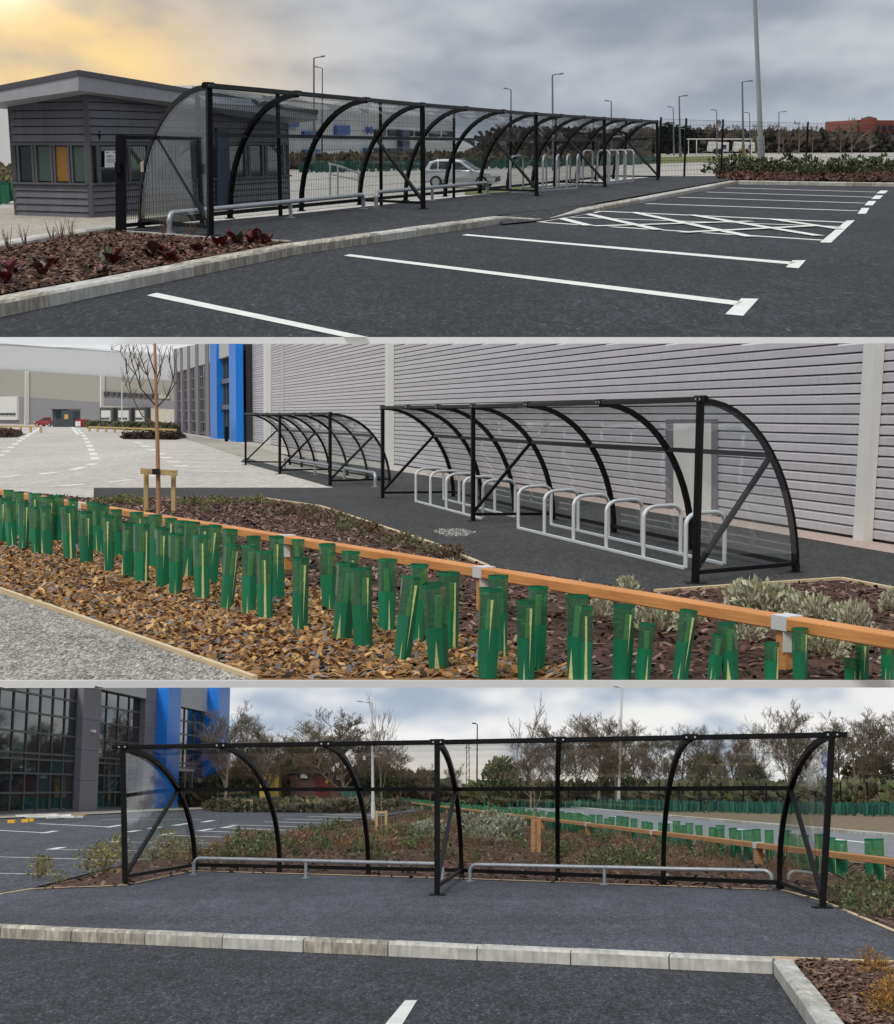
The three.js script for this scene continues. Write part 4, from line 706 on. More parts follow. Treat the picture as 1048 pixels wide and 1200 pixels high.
sheet('pavement', 'dark tarmac pavement under both shelters', [[110, 583], [110, 571.6], [300, 571.5], [392, 571.5], [282, 541], [300, 527], [1048, 640], [1170, 660], [1170, 706], [985, 678.5], [770, 693], [570, 663], [376, 593]], 0.008, M.pave2);
sheet('footway', 'pale concrete footway along the glazed offices', [[200, 509], [212, 508], [300, 523], [352, 540], [430, 556], [425, 562], [330, 548], [276, 533], [240, 521]], 0.012, M.concrete1);
sheet('gravel_margin', 'pink gravel strip at the foot of the clad wall', [[500, 551], [1048, 638.5], [1170, 658], [1170, 671], [1048, 648.5], [500, 555]], 0.014, M.gravel);
scatter('spilt_gravel', 'pale spilt gravel on the tarmac', [[506, 622], [520, 619.5], [540, 620], [558, 623.5], [548, 628], [522, 628.5]].map(p => g(...p, 0.009)), CHIP, M.chip, 700, [0.02, 0.05], [[0.4, 0.4, 0.37], [0.3, 0.3, 0.27], [0.5, 0.48, 0.44]], 0.6);
{
  const bed = [[-10, 574], [110, 584], [300, 583], [376, 594], [505, 637], [570, 664], [770, 694], [985, 679.5], [1075, 697], [1075, 797], [300, 797], [-10, 686]];
  sheet('planting_bed', 'dark mulch bed on both sides of the timber rail', bed, 0.02, M.mulch);
  const bark = [[-10, 622], [-10, 686], [300, 796.8], [700, 796.8], [600, 760], [470, 725], [330, 680], [200, 648]];
  sheet('bark_bed', 'light ochre bark strip in front of the planting tubes', bark, 0.028, M.bark);
  scatter('mulch_chips', 'dark bark chips round the timber rail', bed.map(p => g(p[0], Math.min(p[1], 794), 0.026)), CHIP, M.chip, 16000, [0.05, 0.12], [[0.127, 0.063, 0.046], [0.069, 0.039, 0.031], [0.218, 0.127, 0.098], [0.322, 0.218, 0.172], [0.040, 0.025, 0.021]]);
  scatter('bark_chips', 'ochre and grey bark chips in front of the planting tubes', bark.map(p => g(p[0], Math.min(p[1], 793.5), 0.034)), CHIP, M.chip, 17000, [0.05, 0.125], [[0.442, 0.234, 0.078], [0.286, 0.150, 0.058], [0.598, 0.364, 0.156], [0.208, 0.195, 0.195], [0.130, 0.078, 0.039], [0.364, 0.195, 0.072], [0.260, 0.130, 0.039]], 0.7);
  sheet('footpath', 'grey tarmac footpath with a timber edge', [[-10, 691], [296, 797], [-10, 797]], 0.03, M.path2);
  trackEdge('path_edging', 'cream timber edging between footpath and bark', [[-10, 688], [299, 796.6]], 0.03, 0.03, 0.045, M.timberEdge);
  trackEdge('bed_edging', 'thin edging between mulch bed and shelter pavement', [[300, 583], [376, 594], [505, 637], [572, 665]], 0.012, 0.03, 0.06, M.timberEdge);
  trackEdge('bed_edging', 'pale edging of the mulch bed beside the near shelter', [[768, 694.4], [985, 679.6], [1075, 697]], 0.012, 0.035, 0.06, M.timberEdge);
}
{ // clad wall: each horizontal board is its own piece; the eaves rise away from the near end
  const A = g(289, 516.5), B = g(1170, 657.5), n = faceN(A, B), tA = onWall(A, B, 289, CUT2)[1], tB = onWall(A, B, 1170, CUT2)[1], bk = mul(n, -4);
  const o = thing('clad_wall', 'grey warehouse wall of horizontal metal cladding boards', 'wall', A);
  const top = s => up(lerp(A, B, s), mix(tA, tB, s));
  new MB().hexa([A, B, add(B, bk), add(A, bk)], [top(0), top(1), add(top(1), bk), add(top(0), bk)]).build('backing_wall', M.clad2Back, o);
  const st = 0.158, sAt = y => clamp((tA - y) / (tA - tB), 0, 1);
  for (let k = 0; ; k++) {
    const y0 = 0.05 + k * st, y1 = y0 + st * 0.88; if (y0 >= tA - 0.02) break;
    const ye = Math.min(y1, tA), P = (y, d) => [add(up(A, y), n, d), add(up(lerp(A, B, sAt(y)), y), n, d)];
    const b0 = P(y0, 0.01), b1 = P(y0, 0.07), c1 = P(mix(y0, ye, 0.8), 0.075), t1 = P(ye, 0.03), m = new MB();
    m.quad(b0[0], b0[1], b1[1], b1[0]); m.quad(b1[0], b1[1], c1[1], c1[0]); m.quad(c1[0], c1[1], t1[1], t1[0]);
    m.build('cladding_board', k % 3 ? M.clad2 : M.clad2b, o);
  }
  const strip = (name, q, mt, t0, t1, parent = o) => slab(new MB(), q, n, t0, t1).build(name, mt, parent);
  const vb = u => 484 + 0.16 * (u - 86);
  strip('downpipe', [onWall(A, B, 1016, 636), onWall(A, B, 1028, 637.5), onWall(A, B, 1043, CUT2), onWall(A, B, 1029, CUT2)], M.white, 0.08, 0.24);
  strip('downpipe', quadOn(A, B, 460.5, CUT2, 464.5, 545), M.white, 0.08, 0.3); strip('downpipe', quadOn(A, B, 316.5, CUT2, 319.5, 521), M.white, 0.08, 0.4);
  strip('cladding_joint', quadOn(A, B, 333, CUT2, 334.2, 523), M.clad2b, 0.08, 0.12);
  const fr = strip('door_frame', quadOn(A, B, 786.5, 491.5, 846, vb(786.5) - 0.5, vb(846) - 0.5, 491), M.pier, 0.08, 0.12);
  strip('door', quadOn(A, B, 797, 496, 841, vb(797) - 1, vb(841) - 1, 495.5), M.doorWhite, 0.125, 0.14);
}
{ // glazed offices with blue columns
  const A = g(208, 505.5), B = g(289.5, 518), n = faceN(A, B), o = thing('office_building', 'glazed office front with grey piers and two bright blue columns beside the clad wall', 'building', A), bk = add(mul(n, -6), [0, 0, -3]);
  const tA = onWall(A, B, 208, CUT2 + 6)[1], tM = onWall(A, B, 236, CUT2)[1], tB = onWall(A, B, 289.5, CUT2)[1];
  const s = u => { const p = onWall(A, B, u, 512); return len(sub([p[0], 0, p[2]], [A[0], 0, A[2]])) / len(sub(B, A)); };
  const sM = s(236), yTop = q => q < sM ? mix(tA, tM, q / sM) : mix(tM, tB, (q - sM) / (1 - sM)), tp = q => up(lerp(A, B, q), yTop(q));
  new MB().hexa([A, lerp(A, B, sM), B, add(B, bk), add(A, bk)], [tp(0), tp(sM), tp(1), add(tp(1), bk), add(tp(0), bk)]).build('wall', M.frameDark, o);
  const seg = (name, u0, u1, lo, hi, mt, t0, t1, parent = o) => { const a = s(u0), b = s(u1), f = (q, y) => up(lerp(A, B, q), y); return slab(new MB(), [f(a, lo(a)), f(b, lo(b)), f(b, hi(b)), f(a, hi(a))], n, t0, t1).build(name, mt, parent); };
  const yG = q => mix(onWall(A, B, 210, 436)[1], onWall(A, B, 257, 422.5)[1], clamp((q - s(210)) / (s(257) - s(210))));
  const piers = [[208, 211], [215.6, 218], [224, 226.6], [233.6, 236.8], [245.4, 249.4]];
  for (const [a, b] of piers) seg('pier', a, b, () => 0, yTop, M.pier, 0.1, 0.3);
  const bays = [[211, 215.6], [218, 224], [226.6, 233.6], [236.8, 245.4], [249.4, 257.4]];
  bays.forEach(([a, b], i) => {
    seg('upper_panel', a, b, yG, yTop, M.greyPanel, 0.1, 0.22);
    const w = seg('window', a, b, () => 0.2, yG, M.glass, 0.04, 0.1);
    const f = (q, y) => up(lerp(A, B, q), y);
    for (let r = 0; r <= 6; r++) { const qa = s(a), qb = s(b); new MB().beam(add(f(qa, mix(0.2, yG(qa), r / 6)), n, 0.13), add(f(qb, mix(0.2, yG(qb), r / 6)), n, 0.13), 0.06, 0.16).build('transom', M.mullion, w); }
    for (const t of [0.33, 0.67]) { const q = mix(s(a), s(b), t); new MB().beam(add(f(q, 0.2), n, 0.13), add(f(q, yG(q)), n, 0.13), 0.3, 0.06, n).build('mullion', M.mullion, w); }
  });
  seg('blue_column', 257.4, 265.5, () => 0, yTop, M.blue, 0.2, 0.7); seg('blue_column', 281, 289.3, () => 0, yTop, M.blue, 0.2, 0.7);
  seg('upper_panel', 265.5, 281, q => onWall(A, B, 273, 418)[1], yTop, M.greyPanel, 0.2, 0.5);
  const e = seg('entrance_glass', 265.5, 281, () => 0.05, () => onWall(A, B, 273, 418)[1], M.glassB, 0.1, 0.2);
  for (const u of [267, 270.6, 274.2, 277.6, 280.6]) { const q = s(u); new MB().beam(add(up(lerp(A, B, q), 0.05), n, 0.25), add(up(lerp(A, B, q), onWall(A, B, 273, 418)[1]), n, 0.25), 0.14, 0.1, n).build('mullion', M.mullion, e); }
  for (const v of [446, 477]) { const y = onWall(A, B, 273, v)[1]; new MB().beam(add(up(lerp(A, B, s(265.5)), y), n, 0.3), add(up(lerp(A, B, s(281)), y), n, 0.3), 0.2, 0.35).build('transom', M.mullion, e); }
  const b = g(265.5, 517.5), q = thing('bollard', 'black bollard light before the glazed entrance', 'bollard', b), h = at(265.5, 500, b[2])[1]; new MB().tube([b, up(b, h * 0.86)], 0.13, 12).build('post', M.blackDull, q); new MB().tube([up(b, h * 0.86), up(b, h)], t => 0.16 - 0.03 * t, 12).build('cap', M.black, q);
}
{ // distant warehouse
  const A = g(-40, 495.6), B = g(212, 501), n = faceN(A, B), o = thing('distribution_shed', 'huge banded pale and grey distribution shed with loading docks', 'building', A), bk = add(mul(n, -20), [0, 0, -10]);
  const row = (u, l) => { const i = clamp((u - l[0][0]) / (l[1][0] - l[0][0]), -1, 2); return mix(l[0][1], l[1][1], i); };
  const T = [[0, 402.6], [205, 417]], M1 = [[0, 432.5], [205, 446]], M2 = [[0, 463], [205, 477]];
  const tA = onWall(A, B, -40, 402.6), tC = onWall(A, B, 6, 402.6), C = [tC[0], 0, tC[2]], tB = onWall(A, B, 212, 417.5);
  new MB().hexa([A, C, B, add(B, bk), add(A, bk)], [tA, tC, tB, add(tB, bk), add(tA, bk)]).build('wall', M.wh, o);
  slab(new MB(), quadOn(A, B, -40, row(-40, M1), 212, row(-40, M2), row(212, M2), row(212, M1)), n, 0.2, 0.5).build('middle_band', M.whMid, o);
  slab(new MB(), quadOn(A, B, -40, row(-40, M2), 126, 495.6, 499.2, row(126, M2)), n, 0.2, 0.5).build('lower_band', M.whLow, o);
  slab(new MB(), quadOn(A, B, 126, 466, 212, 475.5, 480, 470), n, 0.5, 0.8).build('grey_band', M.whLow, o);
  slab(new MB(), quadOn(A, B, 127, 475.5, 212, 499.2, 501, 480), n, 0.5, 0.9).build('stone_base', M.whStone, o);
  for (let i = 0; i < 12; i++) { const u = 127.5 + i * 6.5; slab(new MB(), quadOn(A, B, u, 459 + i * 0.35, u + 5.4, 463.5 + i * 0.35), n, 0.55, 0.8).build('window', i > 9 ? M.pale : M.frameDark, o); }
  for (const [u, w] of [[128.5, 16], [149, 17], [169.5, 14.5]]) { const f = slab(new MB(), quadOn(A, B, u, 477.5, u + w, 498.6), n, 0.9, 1.5).build('dock_surround', M.frameDark, o), dq = slab(new MB(), quadOn(A, B, u + 3, 481, u + w - 2.5, 497.8), n, 1.5, 1.7).build('dock_door', M.white, f); for (let k = 0; k < 3; k++) slab(new MB(), quadOn(A, B, u + 3.6 + k * (w - 6) / 3, 489.5, u + 3.6 + (k + 0.75) * (w - 6) / 3, 491.5), n, 1.7, 1.8).build('vision_panel', M.frameDark, f); }
  { const q = slab(new MB(), quadOn(A, B, 2, 464.5, 26, 492), n, 0.5, 0.9).build('dock_door', M.white, o); for (let k = 0; k < 5; k++) slab(new MB(), quadOn(A, B, 3.5 + k * 4.4, 484, 6.8 + k * 4.4, 486.5), n, 0.9, 1.1).build('vision_panel', M.frameDark, q); }
  for (const [u, v] of [[38, 435], [127, 440]]) slab(new MB(), quadOn(A, B, u - 0.7, v, u + 0.7, 496.5), n, 0.6, 1.2).build('downpipe', M.white, o);
  car('parked_car', 'dark red car parked before the huge shed', g(55, 499.8), Math.PI - 0.45, 4.1, M.carRed, 0.88);
  { const b = g(78.5, 500.2), k = -b[2] / FPX, q = thing('site_cabin', 'dark grey site cabin beside the red car', 'cabin', b, undefined, true); new MB().box([-7 * k, 0, 0], [11 * k, 20 * k, 4]).build('body', M.cabin, q); new MB().box([6 * k, 0, 0.4], [13 * k, 19.5 * k, 4.4]).build('annex', M.cabin, q); new MB().box([5 * k, 9 * k, 2.65], [4.5 * k, 5.5 * k, 0.1]).build('notice', M.yellow, q); new MB().box([-6 * k, 11 * k, 2.05], [4.5 * k, 5.5 * k, 0.1]).build('window', M.glassB, q); new MB().box([0, 20 * k, 0.2], [26 * k, 0.8 * k, 4.6]).build('roof', M.frameDark, q); }
  { const b = g(97, 500.6), k = -b[2] / FPX, q = thing('red_generator', 'small red and white generator beside the site cabin', 'generator', b, undefined, true); new MB().box([0, 0.6 * k, 0], [12 * k, 8.5 * k, 2.4]).build('body', M.red, q); new MB().box([-2.6 * k, 1 * k, 1.3], [6 * k, 6 * k, 0.3]).build('panel', M.white, q); new MB().box([0, 0, 0], [11 * k, 0.8 * k, 2]).build('skid', M.frameDark, q); }
  for (const [u, v, t, lb] of [[29.5, 498.6, 437, 'against the banded shed by the dock door'], [143, 501.2, 450, 'before the three loading docks']]) { const f = g(u, v), k = -f[2] / FPX; lampPost('white lamp post ' + lb, f, at(u, t, f[2]), [3 * k, 0, 0], M.lampPale, 0.7 * k, undefined, 2 * k); }
  { const a = g(-10, 499.4, 0.6), b = g(48, 500, 0.6), q = thing('timber_fence', 'low pale timber rail before the dock door', 'fence', g(-10, 498.2)); new MB().beam(a, b, 0.15, 0.14).build('rail', M.stake, q); for (let i = 0; i < 6; i++) { const p = lerp(a, b, i / 5); new MB().beam([p[0], 0, p[2]], p, 0.2).build('post', M.stake, q); } }
  { const a = g(105, 500.2, 0.5), b = g(206, 503.6, 0.5), q = thing('timber_fence', 'low pale timber rail before the three loading docks', 'fence', g(105, 500)); new MB().beam(a, b, 0.15, 0.14).build('rail', M.stake, q); for (let i = 0; i < 10; i++) { const p = lerp(a, b, i / 9); new MB().beam([p[0], 0, p[2]], p, 0.2).build('post', M.stake, q); } }
  const bush = leafCloud(60, [1, 1, 1], 0.5, [[1, 1, 1]], { slim: 0.3 }).geo();
  scatter('ground_cover', 'green ground cover before the loading docks', [[104, 501.6], [205, 507], [205, 504.5], [104, 500]].map(p => g(...p, 0)), bush, M.leaf, 420, [0.35, 0.8], [[0.10, 0.11, 0.05], [0.16, 0.15, 0.08], [0.07, 0.08, 0.04]], 0.3);
  sheet('island_bed', 'long dark bed in the middle of the car park', [[145, 514.6], [206, 515.4], [214, 513.4], [160, 511.6]], 0.014, M.mulch);
  scatter('ground_cover', 'low dark plants on the car park island', [[147, 514], [206, 515], [212, 513.4], [160, 512]].map(p => g(...p, 0.014)), bush, M.leaf, 260, [0.2, 0.42], [[0.05, 0.035, 0.03], [0.08, 0.05, 0.04]], 0.3);
  sheet('island_bed', 'dark bed at the edge of the car park', [[-10, 513], [20, 512.6], [31, 508.8], [-10, 504.6]], 0.014, M.mulch);
  scatter('ground_cover', 'dark plants on the bed at the car park edge', [[-10, 512.6], [18, 512], [29, 509], [-10, 506]].map(p => g(...p, 0.014)), bush, M.leaf, 120, [0.2, 0.45], [[0.09, 0.06, 0.045], [0.12, 0.08, 0.06]], 0.3);
}
// the two shelters with racks and rails
{
  const mk = (px, rear, label, opt) => { const F = px.map(([u, v]) => g(u, v)), T = px.map(([u, v, t, ut], i) => at(ut ?? u, t, F[i][2])); return shelter(label, F, T, rear.map(p => g(...p)), 3, opt); };
  mk([[448.5, 584, 478.5], [554.5, 611, 477.5], [815, 684, 470, 821]], [[531.5, 582], [648.5, 609], [932.5, 671]], 'black arched clear shelter with cycle hoops before the clad wall', { bar: 0.066 });
  mk([[288, 545, 485.5], [328, 555.5, 486], [387, 569, 485.5]], [[340, 545], [386, 554], [457, 566]], 'farther black arched clear shelter beside the glazed offices', { bar: 0.066, plain: true });
  const L = (a, b, n) => Array.from({ length: n }, (_, i) => lerp(a, b, i / (n - 1)));
  rack('row of six pale cycle hoops under the near end of the shelter', L(g(607.5, 620), g(803.5, 668), 6), L(g(646, 616), g(849, 663), 6), 0.7, 0.028, M.lampPale);
  rack('row of five pale cycle hoops at the far end of the shelter', L(g(487.5, 588.5), g(566, 609.5), 5), L(g(520, 586), g(604, 607), 5), 0.72, 0.028, M.lampPale);
  perch('pale perch rail under the farther shelter', g(334, 549), g(440, 571), 0.37, [0.4, 0.72], 0.045);
}
{ // knee rail of square timber on short posts with steel straps
  const a = g(-14, 571, 0.44), b = g(1075, 746.5, 0.44), o = thing('knee_rail', 'orange timber knee rail with steel straps across the mulch bed', 'fence', [a[0], 0, a[2]]), d = sub(b, a);
  const onRail = u => { let lo = 0, hi = 1; for (let i = 0; i < 40; i++) { const m = (lo + hi) / 2, p = lerp(a, b, m); ((p[0] / -p[2]) * FPX + CX < u) ? lo = m : hi = m; } return lo; };
  const st = [0, onRail(98), onRail(336), onRail(567.5), onRail(925), 1];
  for (let i = 0; i < st.length - 1; i++) { const p = lerp(a, b, st[i]), q = lerp(a, b, st[i + 1]), e = mul(nrm(d), 0.006); new MB().beam(up(add(p, e), -0.05), up(sub(q, e), -0.05), 0.16, 0.1, [0, 1, 0], 0.01).build('rail', M.timber, o); }
  for (const s of st.slice(1, 5)) {
    const p = lerp(a, b, s), nd = nrm(d); new MB().beam([p[0], 0, p[2]], [p[0], p[1] - 0.1, p[2]], 0.11, 0.11, nd).build('post', M.timber, o);
    new MB().beam(up(add(p, nd, -0.08), -0.045), up(add(p, nd, 0.08), -0.045), 0.17, 0.108).build('strap', M.strap, o);
    new MB().beam(add([p[0], p[1] - 0.26, p[2]], [0, 0, 0.075]), add(up(p, -0.09), [0, 0, 0.075]), 0.09, 0.012, [0, 0, 1]).build('strap', M.strap, o);
  }
}
{ // planting tubes: pixel column, foot row, top row, lean
  const prot = [0, 1, 2, 3, 4, 5].map(i => guardProto(i));
  const list = [[3, 637, 584], [14, 641, 588], [28, 645, 589], [43, 650, 594], [56, 652, 593, -1], [82, 656, 593], [102, 662, 599], [115, 648, 590], [128, 670, 604], [138, 655, 597], [150, 678, 612, 1], [166, 683, 614], [191, 689, 618], [183, 666, 603], [201, 672, 607], [206, 697, 625], [221, 677, 611, 1], [237, 703, 627], [248, 685, 615, 1], [268, 690, 620], [266, 715, 638, 2], [292, 720, 639], [300, 697, 628], [311, 726, 646], [326, 702, 628], [350, 690, 632], [352, 740, 653], [386, 717, 637], [401, 752, 659, 1], [409, 728, 646], [426, 759, 665], [453, 740, 655, 1], [471, 774, 675, 2], [489, 753, 661], [515, 786, 682, -2], [526, 762, 670], [571, 794, 689], [584, 770, 674], [617, 806, 703], [629, 786, 687, 1], [676, 798, 697], [684, 808, 711], [729, 808, 708], [753, 822, 730, 1], [797, 812, 714, 2], [836, 836, 743, 3], [857, 826, 729, -2], [904, 846, 753], [938, 834, 736], [996, 866, 772], [1011, 850, 753, -1], [8, 628, 574], [22, 630, 576], [41, 636, 578], [57, 637, 582], [69, 636, 580], [86, 641, 585], [108, 645, 588], [123, 648, 592], [161, 660, 600], [172, 664, 606], [212, 676, 610], [240, 680, 616], [1040, 842, 744]];
  const nearEnd = new Set([571, 617, 684, 676, 729, 753, 797, 836, 857, 904, 938, 996, 1011]);
  list.forEach(([u, vb, vt, ln], i) => {
    const cut = Math.min(vb, 795.5), b = g(u, cut, 0.03), full = (vb - vt) / (vb - 484) * 1.95 * 0.985, want = at(u, vt, b[2])[1] - 0.03, f = vb > 795.5 ? 1.95 / (vb - 484) * (cut - 484) / 1.95 : 1;
    const o = prot[i % 6].clone(); o.name = numbered('planting_tube'); scene.add(o);
    const behind = vb - vt < 80 && u > 60 ? 'in the back row before the timber rail' : 'in the front row on the bark';
    o.userData = { label: vb > 795.5 ? 'green planting tube cut short by the white front edge of the bed' : ln >= 2 ? 'green mesh planting tube leaning over its pale stake in the bark' : ln < 0 ? 'green mesh planting tube leaning away from its stake in the bark' : 'upright green mesh planting tube ' + behind, category: 'planting tube', group: 'green planting tubes along the timber rail' };
    put(o, b, rr(-0.6, 0.6), 1, [rr(-0.05, 0.05), -(ln || 0) * 0.05 + rr(-0.035, 0.035)]);
    const kw = full / 0.62 * f * 1.04; o.scale.set(PL.size * kw, PL.size * want / 0.62, PL.size * kw);
  });
}
{ // young tree in a timber frame
  const b = g(186, 602), z = b[2], o = thing('staked_sapling', 'bare young birch tied to a timber frame in the mulch bed', 'tree', b), q = (u, v, dz = 0) => at(u, v, z + dz);
  new MB().tube([b, q(185.5, 560), q(184.5, 510), q(183, 460), q(181.5, CUT2)], t => mix(0.05, 0.026, t), 8).build('trunk', M.sapling, o);
  const br = [[[184, 497], [167, 488], [155, 465], [149, 438], [146, 412]], [[183, 476], [165, 455], [155, 425], [151, 404]], [[183, 470], [173, 440], [165, 418], [160, 404]], [[184, 477], [196, 465], [203, 445], [206, 424]], [[183, 447], [190, 425], [196, 405]], [[182.5, 440], [176, 420], [172, 404]], [[160, 440], [150, 428], [141, 412], [131, 410]], [[203, 445], [199, 425], [200, 406]], [[152, 450], [162, 430], [168, 407]], [[173, 440], [166, 432], [157, 412]], [[155, 465], [148, 452], [145, 446]], [[196, 465], [205, 450], [211, 448]], [[183, 455], [188, 440], [187, 412]], [[165, 455], [163, 435], [158, 420]]];
  br.forEach((B, i) => { let dz = 0; const s = (i % 2 ? 1 : -1) * rr(0.5, 1.4); new MB().tube(B.map(([u, v], k) => q(u, v, s * k / B.length)), t => mix(i < 6 ? 0.016 : 0.011, 0.005, t), 5).build('branch', M.twig, o); B.slice(1).forEach(([u, v]) => { for (let k = 0; k < 3; k++) { const du = rr(-9, 9), dv = rr(8, 20), e = Math.max(v - dv, CUT2 + 1); if (v < CUT2 + 6) continue; const p = q(u + rr(-1, 1), v, s * 0.5), w = q(u + du, e, s * 0.5 + rr(-0.4, 0.4)); new MB().tube([p, add(lerp(p, w, 0.5), [rr(-0.03, 0.03), 0.03, 0]), w], t => mix(0.006, 0.0035, t), 4).build('twig', M.twig, o); } }); });
  const f = thing('tree_stake', 'pale timber stake frame holding the young birch', 'tree stake', g(171, 601));
  for (const [u, t] of [[171.5, 553], [203.5, 554]]) { const p = g(u, 601.5); new MB().beam(p, at(u, t, p[2]), 0.085, 0.085, [0, 0, 1], 0.008).build('post', M.stake, f); }
  new MB().beam(at(165, 552, z + 0.06), at(208, 554.5, z + 0.06), 0.05, 0.11).build('crossbar', M.stake, f);
  new MB().box(at(183, 556, z + 0.1), [0.14, 0.11, 0.06]).build('tie', M.tyre, f);
}
{ // shrubs and low plants
  const sil = [0, 1, 2].map(() => stems(leafCloud(210, [0.34, 0.3, 0.34], 0.105, [[0.36, 0.36, 0.22], [0.46, 0.45, 0.30], [0.28, 0.30, 0.17], [0.55, 0.53, 0.38]], { slim: 0.26, hollow: true }), 10, [0.3, 0.28, 0.3], 0.006, [0.25, 0.2, 0.12]).geo());
  [[735, 699, 22, 20], [704, 724, 24, 22], [768, 738, 34, 40], [782, 728, 22, 26], [872, 712, 30, 34], [893, 716, 34, 44], [914, 715, 28, 36], [938, 724, 26, 34], [957, 727, 28, 30], [988, 731, 22, 30], [1003, 738, 32, 30], [878, 750, 24, 28], [962, 768, 34, 44], [983, 760, 24, 30], [1046, 716, 26, 24], [905, 742, 14, 20], [816, 730, 14, 18], [530, 668, 12, 16]].forEach(([u, v, h, w], i) => { const b = g(u, v, 0.03), k = -b[2] / FPX, o = thing('silver_shrub', 'silvery variegated shrub in the mulch behind the timber rail', 'shrub', b, 'silver shrubs behind the timber rail', true), m = new THREE.Mesh(sil[i % 3], M.leaf); m.name = 'foliage'; m.scale.set(w * k / 0.5, h * k / 0.3, w * k / 0.5); m.rotation.y = i; o.add(m); put(o, b); });
  const low = [[[0.20, 0.23, 0.08], [0.28, 0.30, 0.12], [0.14, 0.17, 0.06]], [[0.22, 0.16, 0.09], [0.15, 0.11, 0.06], [0.10, 0.07, 0.04]], [[0.20, 0.20, 0.11], [0.13, 0.15, 0.07]]].map(p => stems(leafCloud(110, [0.3, 0.24, 0.3], 0.09, p, { slim: 0.3 }), 12, [0.3, 0.3, 0.3], 0.006, [0.17, 0.10, 0.06]).geo());
  const put1 = (u, v, k, t) => { const b = g(u, v, 0.03), o = thing('low_plant', ['low fresh green plant in the mulch bed by the car park', 'dry brown twiggy plant in the mulch bed by the shelters', 'pale olive plant in the mulch bed by the shelters'][t], 'plant', b, 'low plants in the mulch bed', true), m = new THREE.Mesh(low[t], M.leaf); m.name = 'foliage'; m.rotation.y = rr(0, 6); o.add(m); put(o, b, 0, k); };
  for (const [u, v] of [[118, 588], [128, 590], [143, 590], [152, 588], [163, 592], [216, 592], [226, 591], [238, 594], [252, 589], [262, 591], [284, 589], [302, 590], [318, 592], [240, 600], [305, 586]]) put1(u, v, rr(0.4, 0.75), 0);
  for (let i = 0; i < 34; i++) { const t = rnd(), u = mix(300, 535, t), top = u < 376 ? mix(586, 598, (u - 300) / 76) : mix(598, 640, (u - 376) / 129), v = top + rr(2, 16); if (v < 571 + 0.161 * (u + 14) - 4) put1(u, v, rr(0.35, 0.7), rnd() < 0.55 ? 1 : 2); }
}
// ================================================================ BOTTOM PLACE: one shelter on a raised pavement, planting and a road behind
PL = P3;
const CUT3 = 804.8;
sheet3('ground', 'brown verge and scrub ground round the road', [[-160, -0.16, 30], [160, -0.16, 30], [300, -0.16, -600], [-300, -0.16, -600]], M.verge);
{
  const lot = sheet3('parking_asphalt', 'dark asphalt below the front kerb', [[-40, -0.13, 12], [40, -0.13, 12], g(2200, 1080, -0.13), g(905, 1085, -0.13), g(-900, 1040, -0.13)], M.asphalt3);
  line(lot, [[449, 1203], [475, 1172], [489, 1172], [470, 1203]], -0.125);
}
sheet('pavement', 'raised dark tarmac pavement in front of the shelter', [[-420, 1063], [0, 1083], [905, 1121.4], [926, 1122.6], [1132, 1129], [1048, 1092], [965, 1056], [916, 1043], [524, 1029], [226, 1020.5], [147, 1037.5], [38, 1041.5], [0, 1048], [-420, 1058]], 0, M.pave3);
kerbRun('kerb', 'long weathered concrete kerb in front of the shelter pavement', [[-120, 1094.5], [0, 1099.4], [906, 1141.6]].map(p => g(...p, -0.128)), [0.134, 0.134, 0.134], 0.2, -1, [2, 9]);
kerbRun('kerb', 'concrete kerb turning the corner round the mulch bed', [[907, 1142], [946, 1201], [1002, 1290]].map(p => g(...p, -0.128)), [0.134, 0.134, 0.134], 0.16, -1, [2, 2]);
{
  const bed = [[38, 1042.5], [147, 1038], [226, 1021], [524, 1029.5], [916, 1043.5], [965, 1056.5], [1075, 1104], [1130, 1104], [1130, 1022], [1048, 1016], [886, 1000], [700, 975], [560, 957], [470, 946], [562, 941.5], [410, 962], [300, 986], [182, 1004]];
  sheet('planting_bed', 'brown mulch planting bed behind the shelter', bed, 0.006, M.mulch);
  scatter('mulch_chips', 'brown bark chips on the bed behind the shelter', bed.map(p => g(...p, 0.012)), CHIP, M.chip, 15000, [0.06, 0.16], [[0.10, 0.05, 0.032], [0.055, 0.032, 0.024], [0.16, 0.09, 0.06], [0.23, 0.15, 0.11], [0.03, 0.02, 0.016]]);
  const b2 = [[931, 1124.6], [1160, 1132], [1160, 1290], [1062, 1290], [988, 1200]];
  sheet('planting_bed', 'dark mulch bed inside the kerb corner', b2, -0.02, M.mulch);
  scatter('mulch_chips', 'bark chips on the bed inside the kerb corner', b2.map(p => g(...p, -0.012)), CHIP, M.chip, 3500, [0.04, 0.1], [[0.10, 0.05, 0.032], [0.055, 0.032, 0.024], [0.16, 0.09, 0.06], [0.23, 0.15, 0.11]]);
  trackEdge('bed_edging', 'thin pale edging behind the shelter', [[0, 1048], [38, 1041.8], [147, 1037.8], [226, 1020.8], [524, 1029.3], [916, 1043.3], [965, 1056.3], [1075, 1103]], 0, 0.012, 0.05, M.timberEdge);
  trackEdge('bed_edging', 'thin edging along the mulch bed in the kerb corner', [[907, 1122], [1160, 1131]], 0, 0.01, 0.035, M.timberEdge);
}
